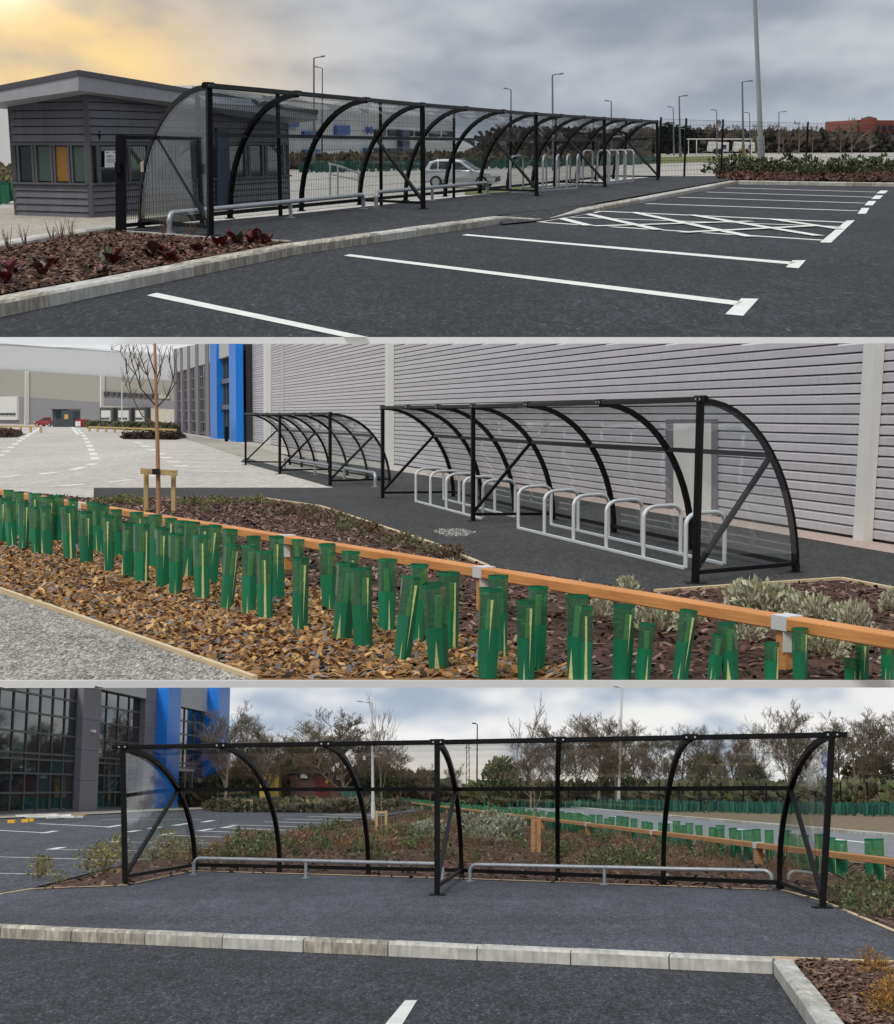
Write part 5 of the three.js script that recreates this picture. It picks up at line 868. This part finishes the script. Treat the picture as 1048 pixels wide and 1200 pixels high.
{
  const lot = sheet('car_park', 'dark marked car park before the glass offices', [[-700, 1060], [0, 1046], [40, 1040], [182, 1003.5], [300, 985], [410, 961], [562, 941], [562, 937], [330, 943.5], [250, 948], [-60, 962], [-700, 990]], -0.03, M.lot3), y = -0.024;
  for (const [a, b, w] of [[[-20, 1023], [72, 1024.6], 0.12], [[-20, 1003.5], [160, 1008.6], 0.14], [[62, 995.2], [226, 998], 0.16], [[135, 986.4], [262, 988.4], 0.2], [[190, 978.6], [330, 983], 0.24], [[-10, 972.6], [52, 975.8], 0.26], [[45, 965], [128, 969], 0.3], [[120, 960.6], [235, 960.2], 0.34], [[150, 975], [163, 973], 0.3], [[175, 971], [188, 969], 0.3], [[204, 967.4], [222, 964.6], 0.34], [[238, 963.4], [250, 961.4], 0.34], [[235, 973.8], [300, 976], 0.26], [[262, 970], [350, 973.4], 0.28], [[270, 966.6], [360, 969], 0.3], [[310, 963], [400, 965], 0.34], [[335, 959.8], [432, 962], 0.36], [[360, 957], [460, 958.6], 0.4], [[380, 954.4], [470, 956], 0.44]]) stripe(lot, a, b, w, y);
  for (const [u, v] of [[60, 995], [135, 986.2], [190, 978.4], [235, 973.4], [262, 969.6], [52, 975.8], [128, 969]]) stripe(lot, [u - 2, v + 0.5], [u + 14, v - 2.2], 0.24, y + 0.004);
  sheet('footway', 'pale footway at the foot of the glass offices', [[-300, 966], [-60, 961.5], [250, 947.5], [330, 943], [330, 942], [250, 945], [-60, 957], [-300, 961]], 0.02, M.concrete1);
}
{
  const road = sheet('road', 'grey road curving behind the timber rail', [[452, 931.6], [560, 935], [640, 943.5], [760, 954.5], [1130, 987], [1130, 1016], [1048, 1005], [800, 977], [600, 952], [470, 940]], -0.04, M.road3);
  for (const [a, b] of [[[488, 938.2], [502, 938.6]], [[552, 941], [566, 942]], [[598, 947], [612, 948]], [[630, 947.4], [644, 948.6]], [[668, 951.6], [684, 952.8]], [[715, 956.2], [736, 958.2]], [[778, 962.6], [798, 964.6]], [[855, 970.6], [888, 974]], [[970, 982.6], [1022, 988]]]) stripe(road, a, b, 0.28, -0.034);
  kerbRun('road_kerb', 'pale kerb along the far side of the road', [[520, 932], [560, 935], [640, 943.5], [760, 954.5], [1130, 987]].map(p => g(...p, -0.04)), [0.1, 0.1, 0.1, 0.1, 0.1], 0.5, 1, [3, 6, 9, 16]);
  sheet('footway', 'pale footway beyond the road', [[470, 929], [560, 931], [672, 944.5], [640, 943], [560, 934.4], [470, 931.4]], 0.02, M.concrete1);
}
{ // glass offices
  const A = g(-70, 958.4), B = g(250, 943.4), n = faceN(A, B), o = thing('glass_office', 'dark glass office block with grey piers and two bright blue columns', 'building', A), bk = add(mul(n, -14), [-3, 0, -10]);
  const tA = onWall(A, B, -70, CUT3)[1], tB = onWall(A, B, 250, CUT3)[1], dL = len(sub(B, A)), s = u => { const p = onWall(A, B, u, 930); return Math.hypot(p[0] - A[0], p[2] - A[2]) / dL; }, yT = q => mix(tA, tB, q), f = (q, y) => up(lerp(A, B, q), y);
  new MB().hexa([A, B, add(B, bk), add(A, bk)], [f(0, tA), f(1, tB), add(f(1, tB), bk), add(f(0, tA), bk)]).build('wall', M.frameDark, o);
  const seg = (name, a, b, lo, hi, mt, t0, t1, parent = o) => slab(new MB(), [f(a, lo), f(b, lo), f(b, Math.min(hi, yT(b))), f(a, Math.min(hi, yT(a)))], n, t0, t1).build(name, mt, parent);
  const Y = [950.5, 929, 906.5, 890, 883, 859, 836, 814, 790].map(v => onWall(A, B, 40, v)[1]);
  const curtain = (u0, u1, cols, top = 99) => {
    const a = s(u0), b = s(u1);
    for (let i = 0; i < cols; i++) for (let r = 0; r < Y.length - 1; r++) { const p = mix(a, b, i / cols), q = mix(a, b, (i + 1) / cols), e = 0.06 / dL; if (Y[r] > yT(p) - 0.1 || Y[r] > top) continue; const w = seg('pane', p + e, q - e, Y[r] + 0.07, Math.min(Y[r + 1] - 0.07, top), (i * 7 + r * 3) % 5 ? M.glass : M.glassB, 0.08, 0.12); w.rotation.y = 0; }
    for (let i = 0; i <= cols; i++) { const q = mix(a, b, i / cols); new MB().beam(add(f(q, 0.1), n, 0.14), add(f(q, Math.min(yT(q), top)), n, 0.14), 0.13, 0.11, n).build('mullion', M.mullion, o); }
    for (const y of Y) if (y < Math.min(top, yT(b))) { const e = Math.min(1, Math.max(0, 1)); new MB().beam(add(f(a, y), n, 0.14), add(f(b, y), n, 0.14), 0.11, 0.12).build('transom', M.mullion, o); }
    seg('plinth', a, b, 0, Y[0] - 0.06, M.pier, 0.06, 0.2);
  };
  curtain(-70, 83, 9); curtain(104.5, 158, 4); curtain(187.5, 233.5, 4, onWall(A, B, 210, 829)[1]);
  const pier = (u0, u1) => { const a = s(u0), b = s(u1); for (let r = 0; r < 5; r++) { const lo = Y[0] * 0 + r * 2.02, hi = Math.min(lo + 2.0, 99); if (lo < yT(b) - 0.05) seg('pier_panel', a, b, lo, hi, M.pier, 0.06, 0.6); } };
  pier(83, 104.5); pier(158, 171.5);
  const grey = s(104.5); seg('upper_panel', s(100), s(158), onWall(A, B, 130, 812)[1], 99, M.greyPanel, 0.2, 0.62);
  for (const [u0, u1] of [[171.5, 187.5], [233.5, 248]]) seg('blue_column', s(u0), s(u1), 0, 99, M.blue, 0.06, 1.5);
  seg('side_column', s(248), 1, 0, 99, M.pier, 0.06, 0.9);
  seg('upper_panel', s(187.5), s(233.5), onWall(A, B, 210, 829)[1], 99, M.greyPanel, 0.1, 0.5);
  const d0 = onWall(A, B, 205, 902)[1]; for (const u of [196, 205, 213.5, 222]) new MB().beam(add(f(s(u), 0.05), n, 0.22), add(f(s(u), d0), n, 0.22), 0.16, 0.1, n).build('door_frame', M.galv, o); new MB().beam(add(f(s(195), d0), n, 0.22), add(f(s(224), d0), n, 0.22), 0.1, 0.2).build('door_head', M.galv, o);
  slab(new MB(), rectW(f(s(93), 0), f(s(97), 0), 0, 1, onWall(A, B, 95, 858)[1], onWall(A, B, 95, 855)[1]), n, 0.6, 0.75).build('wall_light', M.white, o);
}
{ // boards and barrier feet lying by the offices
  const o = thing('barrier_stack', 'pile of pale boards and yellow barrier feet by the offices', 'barrier', g(20, 963.4, -0.02));
  for (let i = 0; i < 9; i++) { const u = rr(-6, 70), v = rr(959.5, 963.8), p = up(g(u, v, -0.02), 0.1 + rr(0, 0.12)), q = add(p, [rr(1.2, 2.4), rr(0, 0.1), rr(-1.6, 1.2)]); new MB().beam(p, q, 0.22, 0.09).build('board', i % 3 ? M.white : M.stake, o); }
  for (const [u, v] of [[14, 964.4], [30, 963.6], [36, 962.8], [74, 958.6]]) new MB().box(g(u, v, -0.02), [0.3, 0.14, 0.3]).build('foot', M.yellowBright, o);
}
// shelter and rails
{
  const px = [[147, 1037, 877], [512.5, 1049, 871.5], [964, 1064, 863]], F = px.map(([u, v]) => g(u, v)), T = px.map(([u, v, t], i) => at(u + [-3, 0, 11][i], t, F[i][2]));
  shelter('black arched clear shelter standing alone on the raised pavement', F, T, [[228.5, 1020.5], [541, 1027.5], [914, 1043]].map(p => g(...p)), 3, { bar: 0.07, over: 0.2 });
  perch('galvanised perch rail left of the middle shelter post', g(227, 1025.5), g(519, 1034), 0.29, [0.47], 0.032);
  perch('galvanised perch rail right of the middle shelter post', g(551, 1033), g(905, 1042), 0.27, [0.465], 0.032);
}
// timber knee rail and tubes
{
  const a = g(452, 936.6, 0.42), b = g(1110, 1013.5, 0.42), o = thing('knee_rail', 'weathered timber knee rail between planting bed and road', 'fence', [a[0], 0, a[2]]), N = 15, d = nrm(sub(b, a));
  for (let i = 0; i < N; i++) { const p = lerp(a, b, i / N), q = lerp(a, b, (i + 1) / N); new MB().beam(up(add(p, d, 0.01), -0.05), up(add(q, d, -0.01), -0.05), 0.16, 0.11, [0, 1, 0], 0.01).build('rail', M.timber3, o); new MB().beam([p[0], 0, p[2]], [p[0], p[1] - 0.1, p[2]], 0.15, 0.15, d).build('post', M.timber3, o); new MB().beam(up(add(p, d, -0.12), -0.045), up(add(p, d, 0.12), -0.045), 0.17, 0.12).build('strap', M.strap, o); }
  const pr = [0, 2, 4, 6].map(i => guardProto(i, 0.62)), off = nrm([-d[2], 0, d[0]]), sgn = off[2] > 0 ? -1 : 1;
  for (let i = 0; i < 190; i++) { const t = 1 - Math.pow(i / 190, 0.95) * 0.9, p = add(lerp(a, b, t), off, sgn * rr(0.12, 0.36)), q = pr[i % 4].clone(); q.name = numbered('planting_tube'); scene.add(q); q.userData = { label: 'green planting tube behind the weathered timber rail by the road', category: 'planting tube', group: 'planting tubes by the road' }; put(q, [p[0], -0.02, p[2]], rr(0, 6), rr(0.95, 1.15), [rr(-0.06, 0.06), rr(-0.06, 0.06)]); q.scale.x *= 1.25; q.scale.z *= 1.25; }
  const tube = new MB().tube([[0, 0, 0], [0, 0.6, 0]], 0.085, 5, false).geo(), gm = std({ color: 0xffffff, roughness: 0.6 });
  scatter('tree_guard_row', 'far green planting tubes along the verge beyond the road', [[555, 947], [700, 950], [1130, 959.4], [1130, 956.2], [700, 948], [555, 945.8]].map(p => g(...p, -0.16)), tube, gm, 900, [0.9, 1.25], [[0.012, 0.10, 0.07], [0.02, 0.13, 0.085], [0.008, 0.07, 0.05]], 0.12);
  scatter('tree_guard_row', 'far green planting tubes before the brick substation', [[256, 950], [300, 950.4], [480, 951], [480, 948.8], [256, 948.4]].map(p => g(...p, -0.16)), tube, gm, 420, [1.0, 1.5], [[0.012, 0.10, 0.07], [0.02, 0.13, 0.085]], 0.12);
}
{ // far fence
  const feet = []; const a = g(575, 946.2, -0.16), b = g(1120, 956.4, -0.16); for (let i = 0; i <= 22; i++) feet.push(lerp(a, b, i / 22));
  const o = thing('wire_fence', 'dark post and wire fence beyond the road', 'fence', feet[0]); feet.forEach(p => new MB().beam(p, up(p, 2.1), 0.09, 0.09, [0, 0, 1]).build('post', M.fencePost, o));
  for (let i = 0; i < 22; i++) { const m = new MB(); for (let q = 1; q <= 8; q++) m.tube([up(feet[i], q * 0.25), up(feet[i + 1], q * 0.25)], 0.006, 3, false); const L = Math.round(len(sub(feet[i + 1], feet[i])) / 0.14); for (let k = 0; k < L; k++) { const p = lerp(feet[i], feet[i + 1], k / L); m.tube([up(p, 0.1), up(p, 2)], 0.006, 3, false); } m.build('wire_panel', M.wire, o); }
}
{ // trees beyond
  const V = [11, 12, 13, 14, 15].map((s, i) => { const q = bareTree(s, 10, { kids: [14, 8, 6, 4], depth: 4, min: 0.013, spread: 0.7, lift: 0.16, clear: 0.2, girth: 0.015, trunk: 0.82 }); const top = Math.max(...q.tips.map(p => p[1])); return [q.trunk.geo(), q.twig.geo(), leafAtTips(q.tips, 1300, 0.16, 0.09, [[0.16, 0.15, 0.07], [0.20, 0.16, 0.09], [0.12, 0.12, 0.06]]).geo(), leafAtTips(q.tips, 6500, 0.32, 0.11, [[0.20, 0.20, 0.08], [0.15, 0.16, 0.06], [0.25, 0.23, 0.10]]).geo(), top + 0.15]; });
  const rowT = (u, top, kind, base = 947.4, wide = 1) => {
    const b = g(u, base, -0.16), h = at(u, top, b[2])[1] + 0.16, i = Math.abs(Math.round(u)) % 5, o = thing('bare_tree', kind === 1 ? 'tree hazed with new yellow green leaf beyond the brick substation' : u < 520 ? 'leafless tree rising behind the brick substation' : 'leafless tree rising behind the fence beyond the road', 'tree', b, kind === 1 ? 'budding trees' : u < 520 ? 'bare trees behind the substation' : 'bare trees behind the road fence', true);
    ['trunk', 'branches'].forEach((nm, k) => { const m = new THREE.Mesh(V[i][k], M.barkTree); m.name = nm; m.scale.set(wide, 1, wide); o.add(m); });
    const lf = new THREE.Mesh(V[i][kind === 1 ? 3 : 2], M.leaf); lf.name = 'crown'; lf.scale.set(wide, 1, wide); o.add(lf); put(o, b, u * 0.37, h / V[i][4]);
  };
  for (const [u, t, k, w] of [[264, 817, 0, 1], [288, 836, 0, 1], [312, 842, 0, 1], [330, 856, 0], [346, 842, 1, 1.3], [376, 846, 1, 1.2], [402, 828, 0, 1.3], [436, 846, 0, 1.2], [470, 868, 0, 1.2], [505, 892, 0, 1], [540, 892, 0, 1.1], [585, 884, 1, 1], [622, 866, 0, 1.2], [652, 842, 0, 1.1], [678, 834, 0], [702, 836, 0], [722, 832, 0], [748, 840, 0], [775, 848, 0], [800, 843, 0, 1.1], [828, 846, 0], [862, 858, 0], [888, 846, 0], [924, 817, 0, 1], [950, 848, 0], [986, 842, 0], [1004, 830, 0, 1.2], [1034, 824, 0, 1.2], [1066, 830, 0, 1.2]]) rowT(u, t, k, 947.4 + (Math.round(u * 7) % 5) * 0.35, (w || 1) * 1.25);
  const bush = leafCloud(70, [1, 1, 1], 0.5, [[1, 1, 1]], { slim: 0.3 }).geo();
  scatter('scrub_belt', 'dark green and brown scrub under the trees beyond the road', [[560, 946.6], [700, 948], [1130, 953], [1130, 949.4], [700, 946.4], [560, 945.4]].map(p => g(...p, -0.16)), bush, M.leaf, 2300, [0.7, 1.7], [[0.128, 0.136, 0.068], [0.085, 0.102, 0.054], [0.187, 0.162, 0.093], [0.170, 0.204, 0.068], [0.221, 0.170, 0.119]], 0.3);
  scatter('scrub_belt', 'dark evergreen scrub behind the brick substation', [[250, 947], [500, 947], [500, 945.8], [250, 945.8]].map(p => g(...p, -0.16)), bush, M.leaf, 1300, [1.0, 2.3], [[0.085, 0.102, 0.054], [0.119, 0.136, 0.068], [0.170, 0.170, 0.085], [0.060, 0.076, 0.048]], 0.3);
  scatter('far_hedge', 'low dark scrub at the far end of the road', [[480, 940.4], [600, 941], [600, 939.6], [480, 939]].map(p => g(...p, -0.16)), bush, M.leaf, 300, [0.5, 1.0], [[0.07, 0.07, 0.045], [0.10, 0.09, 0.06]], 0.3);
}
{ // round crowned evergreens
  const c = leafCloud(1800, [1, 1, 1], 0.17, [[0.102, 0.145, 0.060], [0.153, 0.187, 0.076], [0.076, 0.102, 0.051], [0.221, 0.238, 0.102]], { low: -0.9, hollow: true }).geo();
  for (const [u, t, w, lb] of [[292, 882, 22, 'beside the yellow cabinet'], [352, 876, 30, 'behind the brick substation'], [436, 890, 26, 'beside the green cabinet'], [588, 888, 22, 'at the bend of the road'], [722, 886, 20, 'behind the pale lamp post'], [830, 884, 22, 'under the bare trees by the road'], [880, 892, 18, 'low among the bare trees by the road'], [1020, 886, 30, 'behind the last fence posts']]) { const b = g(u, 947.6, -0.16), k = -b[2] / FPX, h = at(u, t, b[2])[1], o = thing('leafy_bush', 'rounded green bush ' + lb, 'bush', b, undefined, true), m = new THREE.Mesh(c, M.leaf); m.name = 'crown'; m.scale.set(w * k, h * 0.55, w * k); m.position.y = h * 0.5; o.add(m); new MB().tube([[0, 0, 0], [0, h * 0.4, 0]], 0.12, 6).build('trunk', M.twig, o); put(o, b, u); }
}
{ // lamps, saplings, cabinets
  const L = (u, v, ut, t, arm, r, mat, label) => { const f = g(u, v, -0.1), k = -f[2] / FPX; lampPost(label, f, at(ut, t, f[2]), arm ? [arm * k, 0, 0] : null, mat, r * k, undefined, Math.sign(1) * 7 * k * 0.6); };
  L(437.5, 966, 436, 823.5, -13, 1.7, M.lampPale, 'pale lamp post with a long arm beside the staked saplings'); L(388.5, 943.6, 387.5, 864, -4, 1, M.lampPale, 'small lamp post before the brick substation'); L(559, 937, 559.5, 849, -2, 0.9, M.lampPale, 'slim lamp post at the far end of the road'); L(725, 948, 729, 806, -5, 1.7, M.lampPale, 'pale lamp post on the verge beyond the road'); L(285, 944.8, 285, 868, 0, 0.7, M.lampPale, 'thin pole beside the yellow cabinet');
  const sap = (b, h, sd, label, sp) => { const q = bareTree(sd, h, { kids: [11, 4, 3], depth: 3, min: 0.008, spread: sp, lift: 0.2, clear: 0.3, girth: 0.007, trunk: 1 }), o = thing('staked_sapling', label, 'tree', b, undefined, true); q.trunk.build('trunk', M.barkTree, o); q.twig.build('branches', M.barkTree, o); put(o, b, 0, h / Math.max(...q.tips.map(p => p[1]), ...q.trunk.p.filter((_, i) => i % 3 === 1))); };
  const h = (u, v, t) => at(u, t, g(u, v)[2])[1];
  sap(g(628.5, 997), h(628, 997, 809), 31, 'slender bare sapling boxed by timber boards in the bed', 0.55); sap(g(447, 973), h(447, 973, 810), 32, 'slender bare sapling between two stakes beside the pale lamp post', 0.4);
  const bx = thing('tree_stake', 'pale timber box boards round the sapling in the bed', 'tree stake', g(628, 999)); for (const [u, w] of [[624.8, 0.1], [631.4, 0.1]]) { const p = g(u, 999); new MB().beam(p, at(u, 959, p[2]), w, 0.08, [0, 0, 1]).build('post', M.timber3, bx); } { const p = g(628, 1000); new MB().beam(at(623, 961.5, p[2]), at(633, 961.5, p[2]), 0.05, 0.06).build('crossbar', M.timber3, bx); }
  const st = thing('tree_stake', 'pair of pale stakes beside the lamp post in the bed', 'tree stake', g(440, 974)); for (const u of [441.5, 452.5]) { const p = g(u, 974); new MB().beam(p, at(u, 950, p[2]), 0.09, 0.09, [0, 0, 1]).build('post', M.stake, st); } { const p = g(447, 974); new MB().beam(at(440, 952, p[2]), at(454, 952, p[2]), 0.05, 0.08).build('crossbar', M.stake, st); }
  for (const [u, lb] of [[291, 'before the yellow cabinet'], [357, 'before the brick substation']]) { const s2 = thing('tree_stake', 'small stake frame ' + lb, 'tree stake', g(u, 951.4)); for (const q of [-4, 4]) { const p = g(u + q, 951.4); new MB().beam(p, at(u + q, 937, p[2]), 0.14, 0.14, [0, 0, 1]).build('post', M.stake, s2); } const p = g(u, 951.4); new MB().beam(at(u - 4.6, 938, p[2]), at(u + 4.6, 938, p[2]), 0.1, 0.12).build('crossbar', M.stake, s2); }
  const A = g(340, 948.2, -0.16), B = g(408, 948.2, -0.16), o = thing('brick_substation', 'brown brick substation with dark red doors', 'building', A), y = v => at(370, v, A[2])[1] + 0.16, zz = [0, 0, -5];
  new MB().hexa([A, B, add(B, zz), add(A, zz)], [A, B, add(B, zz), add(A, zz)].map(p => up(p, y(906)))).build('wall', M.brickDark, o); slab(new MB(), rectW(A, B, -0.02, 1.02, y(906), y(904.6)), [0, 0, 1], -5.2, 0.3).build('roof', M.lampDark, o);
  for (const [u0, u1] of [[369.5, 377.8], [378.2, 386.5]]) slab(new MB(), quadOn(A, B, u0, 911, u1, 946.8), [0, 0, 1], 0.02, 0.1).build('door', M.redDoor, o);
  for (const [u0, v0, u1, v1, m] of [[352.5, 907, 360.5, 912, M.white], [394.5, 908, 404.5, 914, M.white], [382, 914, 385, 918, M.yellow]]) slab(new MB(), quadOn(A, B, u0, v0, u1, v1), [0, 0, 1], 0.12, 0.18).build('sign', m, o);
  const cab = (u0, u1, t, base, m, nm, lb, cat) => { const a = g(u0, base, -0.16), b = g(u1, base, -0.16), hh = at(u0, t, a[2])[1] + 0.16, q = thing(nm, lb, cat, a); new MB().hexa([a, b, add(b, [0, 0, -3]), add(a, [0, 0, -3])], [a, b, add(b, [0, 0, -3]), add(a, [0, 0, -3])].map(p => up(p, hh))).build('body', m, q); slab(new MB(), rectW(a, b, -0.03, 1.03, hh, hh + 0.1), [0, 0, 1], -3.1, 0.1).build('lid', m, q); new MB().beam(add(up(lerp(a, b, 0.5), 0.1), [0, 0, 0.02]), add(up(lerp(a, b, 0.5), hh), [0, 0, 0.02]), 0.06, 0.04, [0, 0, 1]).build('door_seam', M.lampDark, q); return [a, b, hh, q]; };
  const yc = cab(304, 326, 908, 948.6, M.yellow, 'utility_cabinet', 'yellow utility cabinet beside the brick substation', 'cabinet'); slab(new MB(), rectW(yc[0], yc[1], 0.08, 0.4, yc[2] * 0.78, yc[2] * 0.86), [0, 0, 1], 0.02, 0.06).build('sign', M.navy, yc[3]);
  cab(401.5, 422, 923.5, 949.4, M.greenBox, 'utility_cabinet', 'dark green utility cabinet in front of the substation', 'cabinet');
  [[462, 935.8], [470, 936], [488, 936.4], [497, 936.4], [514, 936.6], [526, 936.6]].forEach(([u, v]) => { const b = g(u, v, -0.04), q = thing('traffic_cone', 'orange traffic cone on the far end of the road', 'traffic cone', b, 'cones on the road', true); new MB().tube([[0, 0.05, 0], [0, 1.0, 0]], t => 0.26 - 0.2 * t, 8).build('cone', M.orange, q); new MB().box([0, 0, 0], [0.6, 0.06, 0.6]).build('base', M.orange, q); new MB().tube([[0, 0.45, 0], [0, 0.65, 0]], t => 0.2 - 0.05 * t, 8).build('band', M.white, q); });
  { const f = g(548.5, 939, -0.16), k = -f[2] / FPX, q = thing('pylon', 'thin grey lattice pylon far behind the road', 'pylon', f, undefined, true), hh = at(548, 868, f[2])[1]; for (const s of [-1, 1]) new MB().beam([s * 2 * k, 0, 0], [s * 1.4 * k, hh, 0], 0.09).build('leg', M.lamp, q); for (let i = 0; i < 9; i++) new MB().beam([-1.9 * k, hh * i / 9, 0], [1.9 * k, hh * (i + 1) / 9, 0], 0.05).build('lattice_bar', M.lamp, q); for (const t of [0.99, 0.9]) new MB().beam([-4 * k, hh * t, 0], [4 * k, hh * t, 0], 0.07).build('cross_arm', M.lamp, q); }
}
{ // plants in the beds
  const P = [
    ['silver_shrub', 'silvery grey shrub in the bed behind the shelter', [[0.26, 0.27, 0.20], [0.36, 0.36, 0.28], [0.20, 0.22, 0.14]], 0.10],
    ['green_plant', 'low leafy green plant in the bed behind the shelter', [[0.10, 0.13, 0.045], [0.15, 0.18, 0.07], [0.07, 0.09, 0.035]], 0.09],
    ['rust_plant', 'rusty brown twiggy plant in the bed behind the shelter', [[0.24, 0.13, 0.06], [0.18, 0.09, 0.05], [0.30, 0.20, 0.10]], 0.07],
    ['yellow_plant', 'upright yellow green plant at the left end of the bed', [[0.22, 0.20, 0.05], [0.28, 0.25, 0.08], [0.15, 0.15, 0.04]], 0.085],
    ['orange_plant', 'orange leaved plant in the bed inside the kerb corner', [[0.42, 0.20, 0.03], [0.34, 0.15, 0.02], [0.28, 0.17, 0.04]], 0.07]];
  const G = P.map(([, , pal, sz], k) => [0, 1].map(() => stems(leafCloud(k === 0 ? 420 : 190, [0.4, k === 3 ? 0.75 : 0.42, 0.4], sz, pal, { slim: 0.32 }), k === 2 ? 34 : 16, [0.4, k === 3 ? 0.78 : 0.5, 0.4], 0.007, k === 2 ? [0.3, 0.17, 0.09] : [0.16, 0.11, 0.06]).geo()));
  const pp = (k, u, v, s) => { const b = g(u, v, k === 4 ? -0.02 : 0.006), o = thing(P[k][0], P[k][1], 'plant', b, P[k][0].replace('_', ' ') + 's in the bed', true), m = new THREE.Mesh(G[k][Math.floor(rnd() * 2)], M.leaf); m.name = 'foliage'; m.rotation.y = rr(0, 6); o.add(m); put(o, b, 0, s); };
  for (const [u, v, s] of [[46, 1029, 0.7], [52, 1026, 0.6], [102, 1020, 0.75], [118, 1016, 0.9], [122, 1024, 0.8], [135, 1010, 0.9], [142, 1006, 0.8], [70, 1036, 0.4], [165, 1012, 0.6], [196, 1006, 1.15], [202, 1010, 0.9], [230, 1004, 0.8], [222, 1000, 0.7]]) pp(3, u, v, s * 0.8);
  for (const [u, v, s] of [[556, 975, 1.5], [566, 982, 1.4], [578, 972, 1.6], [590, 980, 1.5], [572, 990, 1.2], [604, 974, 1.2], [494, 984, 1.2], [508, 978, 1.2], [180, 1008, 0.6], [188, 1004, 0.6], [540, 970, 1.3]]) pp(0, u, v, s);
  for (let i = 0; i < 62; i++) { const u = rr(250, 530), v = rr(mix(994, 955, (u - 250) / 280), 1008); pp(rnd() < 0.62 ? 1 : 2, u, v, rr(0.7, 1.15)); }
  for (let i = 0; i < 52; i++) { const u = rr(545, 930), v = rr(mix(966, 1004, (u - 545) / 385), mix(1012, 1030, (u - 545) / 385)); pp(rnd() < 0.5 ? 2 : 1, u, v, rr(0.5, 0.95)); }
  for (const [u, v, s] of [[985, 1060, 0.6], [1010, 1068, 0.7], [1035, 1075, 0.7], [1022, 1050, 0.7], [1044, 1056, 0.6], [1000, 1042, 0.6]]) pp(1, u, v, s);
  for (const [u, v, s] of [[1021, 1134, 0.42], [1027, 1142, 0.34], [1040, 1176, 0.42], [1046, 1190, 0.4], [1034, 1186, 0.36], [1056, 1170, 0.45]]) pp(4, u, v, s);
  const bush = leafCloud(60, [1, 1, 1], 0.5, [[1, 1, 1]], { slim: 0.3 }).geo();
  scatter('ground_cover', 'low green and brown ground cover before the offices', [[252, 951.4], [330, 951.6], [400, 953], [470, 951], [470, 949], [330, 948.4], [252, 948.6]].map(p => g(...p, 0)), bush, M.leaf, 420, [0.35, 0.75], [[0.10, 0.09, 0.05], [0.12, 0.12, 0.06], [0.07, 0.06, 0.04]], 0.3);
  const tw = stems(new MB(), 26, [0.5, 0.5, 0.5], 0.007, [0.19, 0.13, 0.09]).geo();
  scatter('dry_stems', 'fine dry stems all over the bed behind the shelter', [[228, 1019], [300, 992], [420, 965], [560, 957], [700, 975], [886, 1002], [960, 1040], [910, 1040], [524, 1026]].map(p => g(...p, 0.01)), tw, M.leaf, 600, [0.3, 0.6], [[0.9, 0.8, 0.7], [1.3, 1.0, 0.7], [0.7, 0.9, 0.5]], 0.2);
}
scene.traverse(o => { if (o.isMesh) { o.castShadow = true; o.receiveShadow = true; } });
renderer.render(scene, camera);
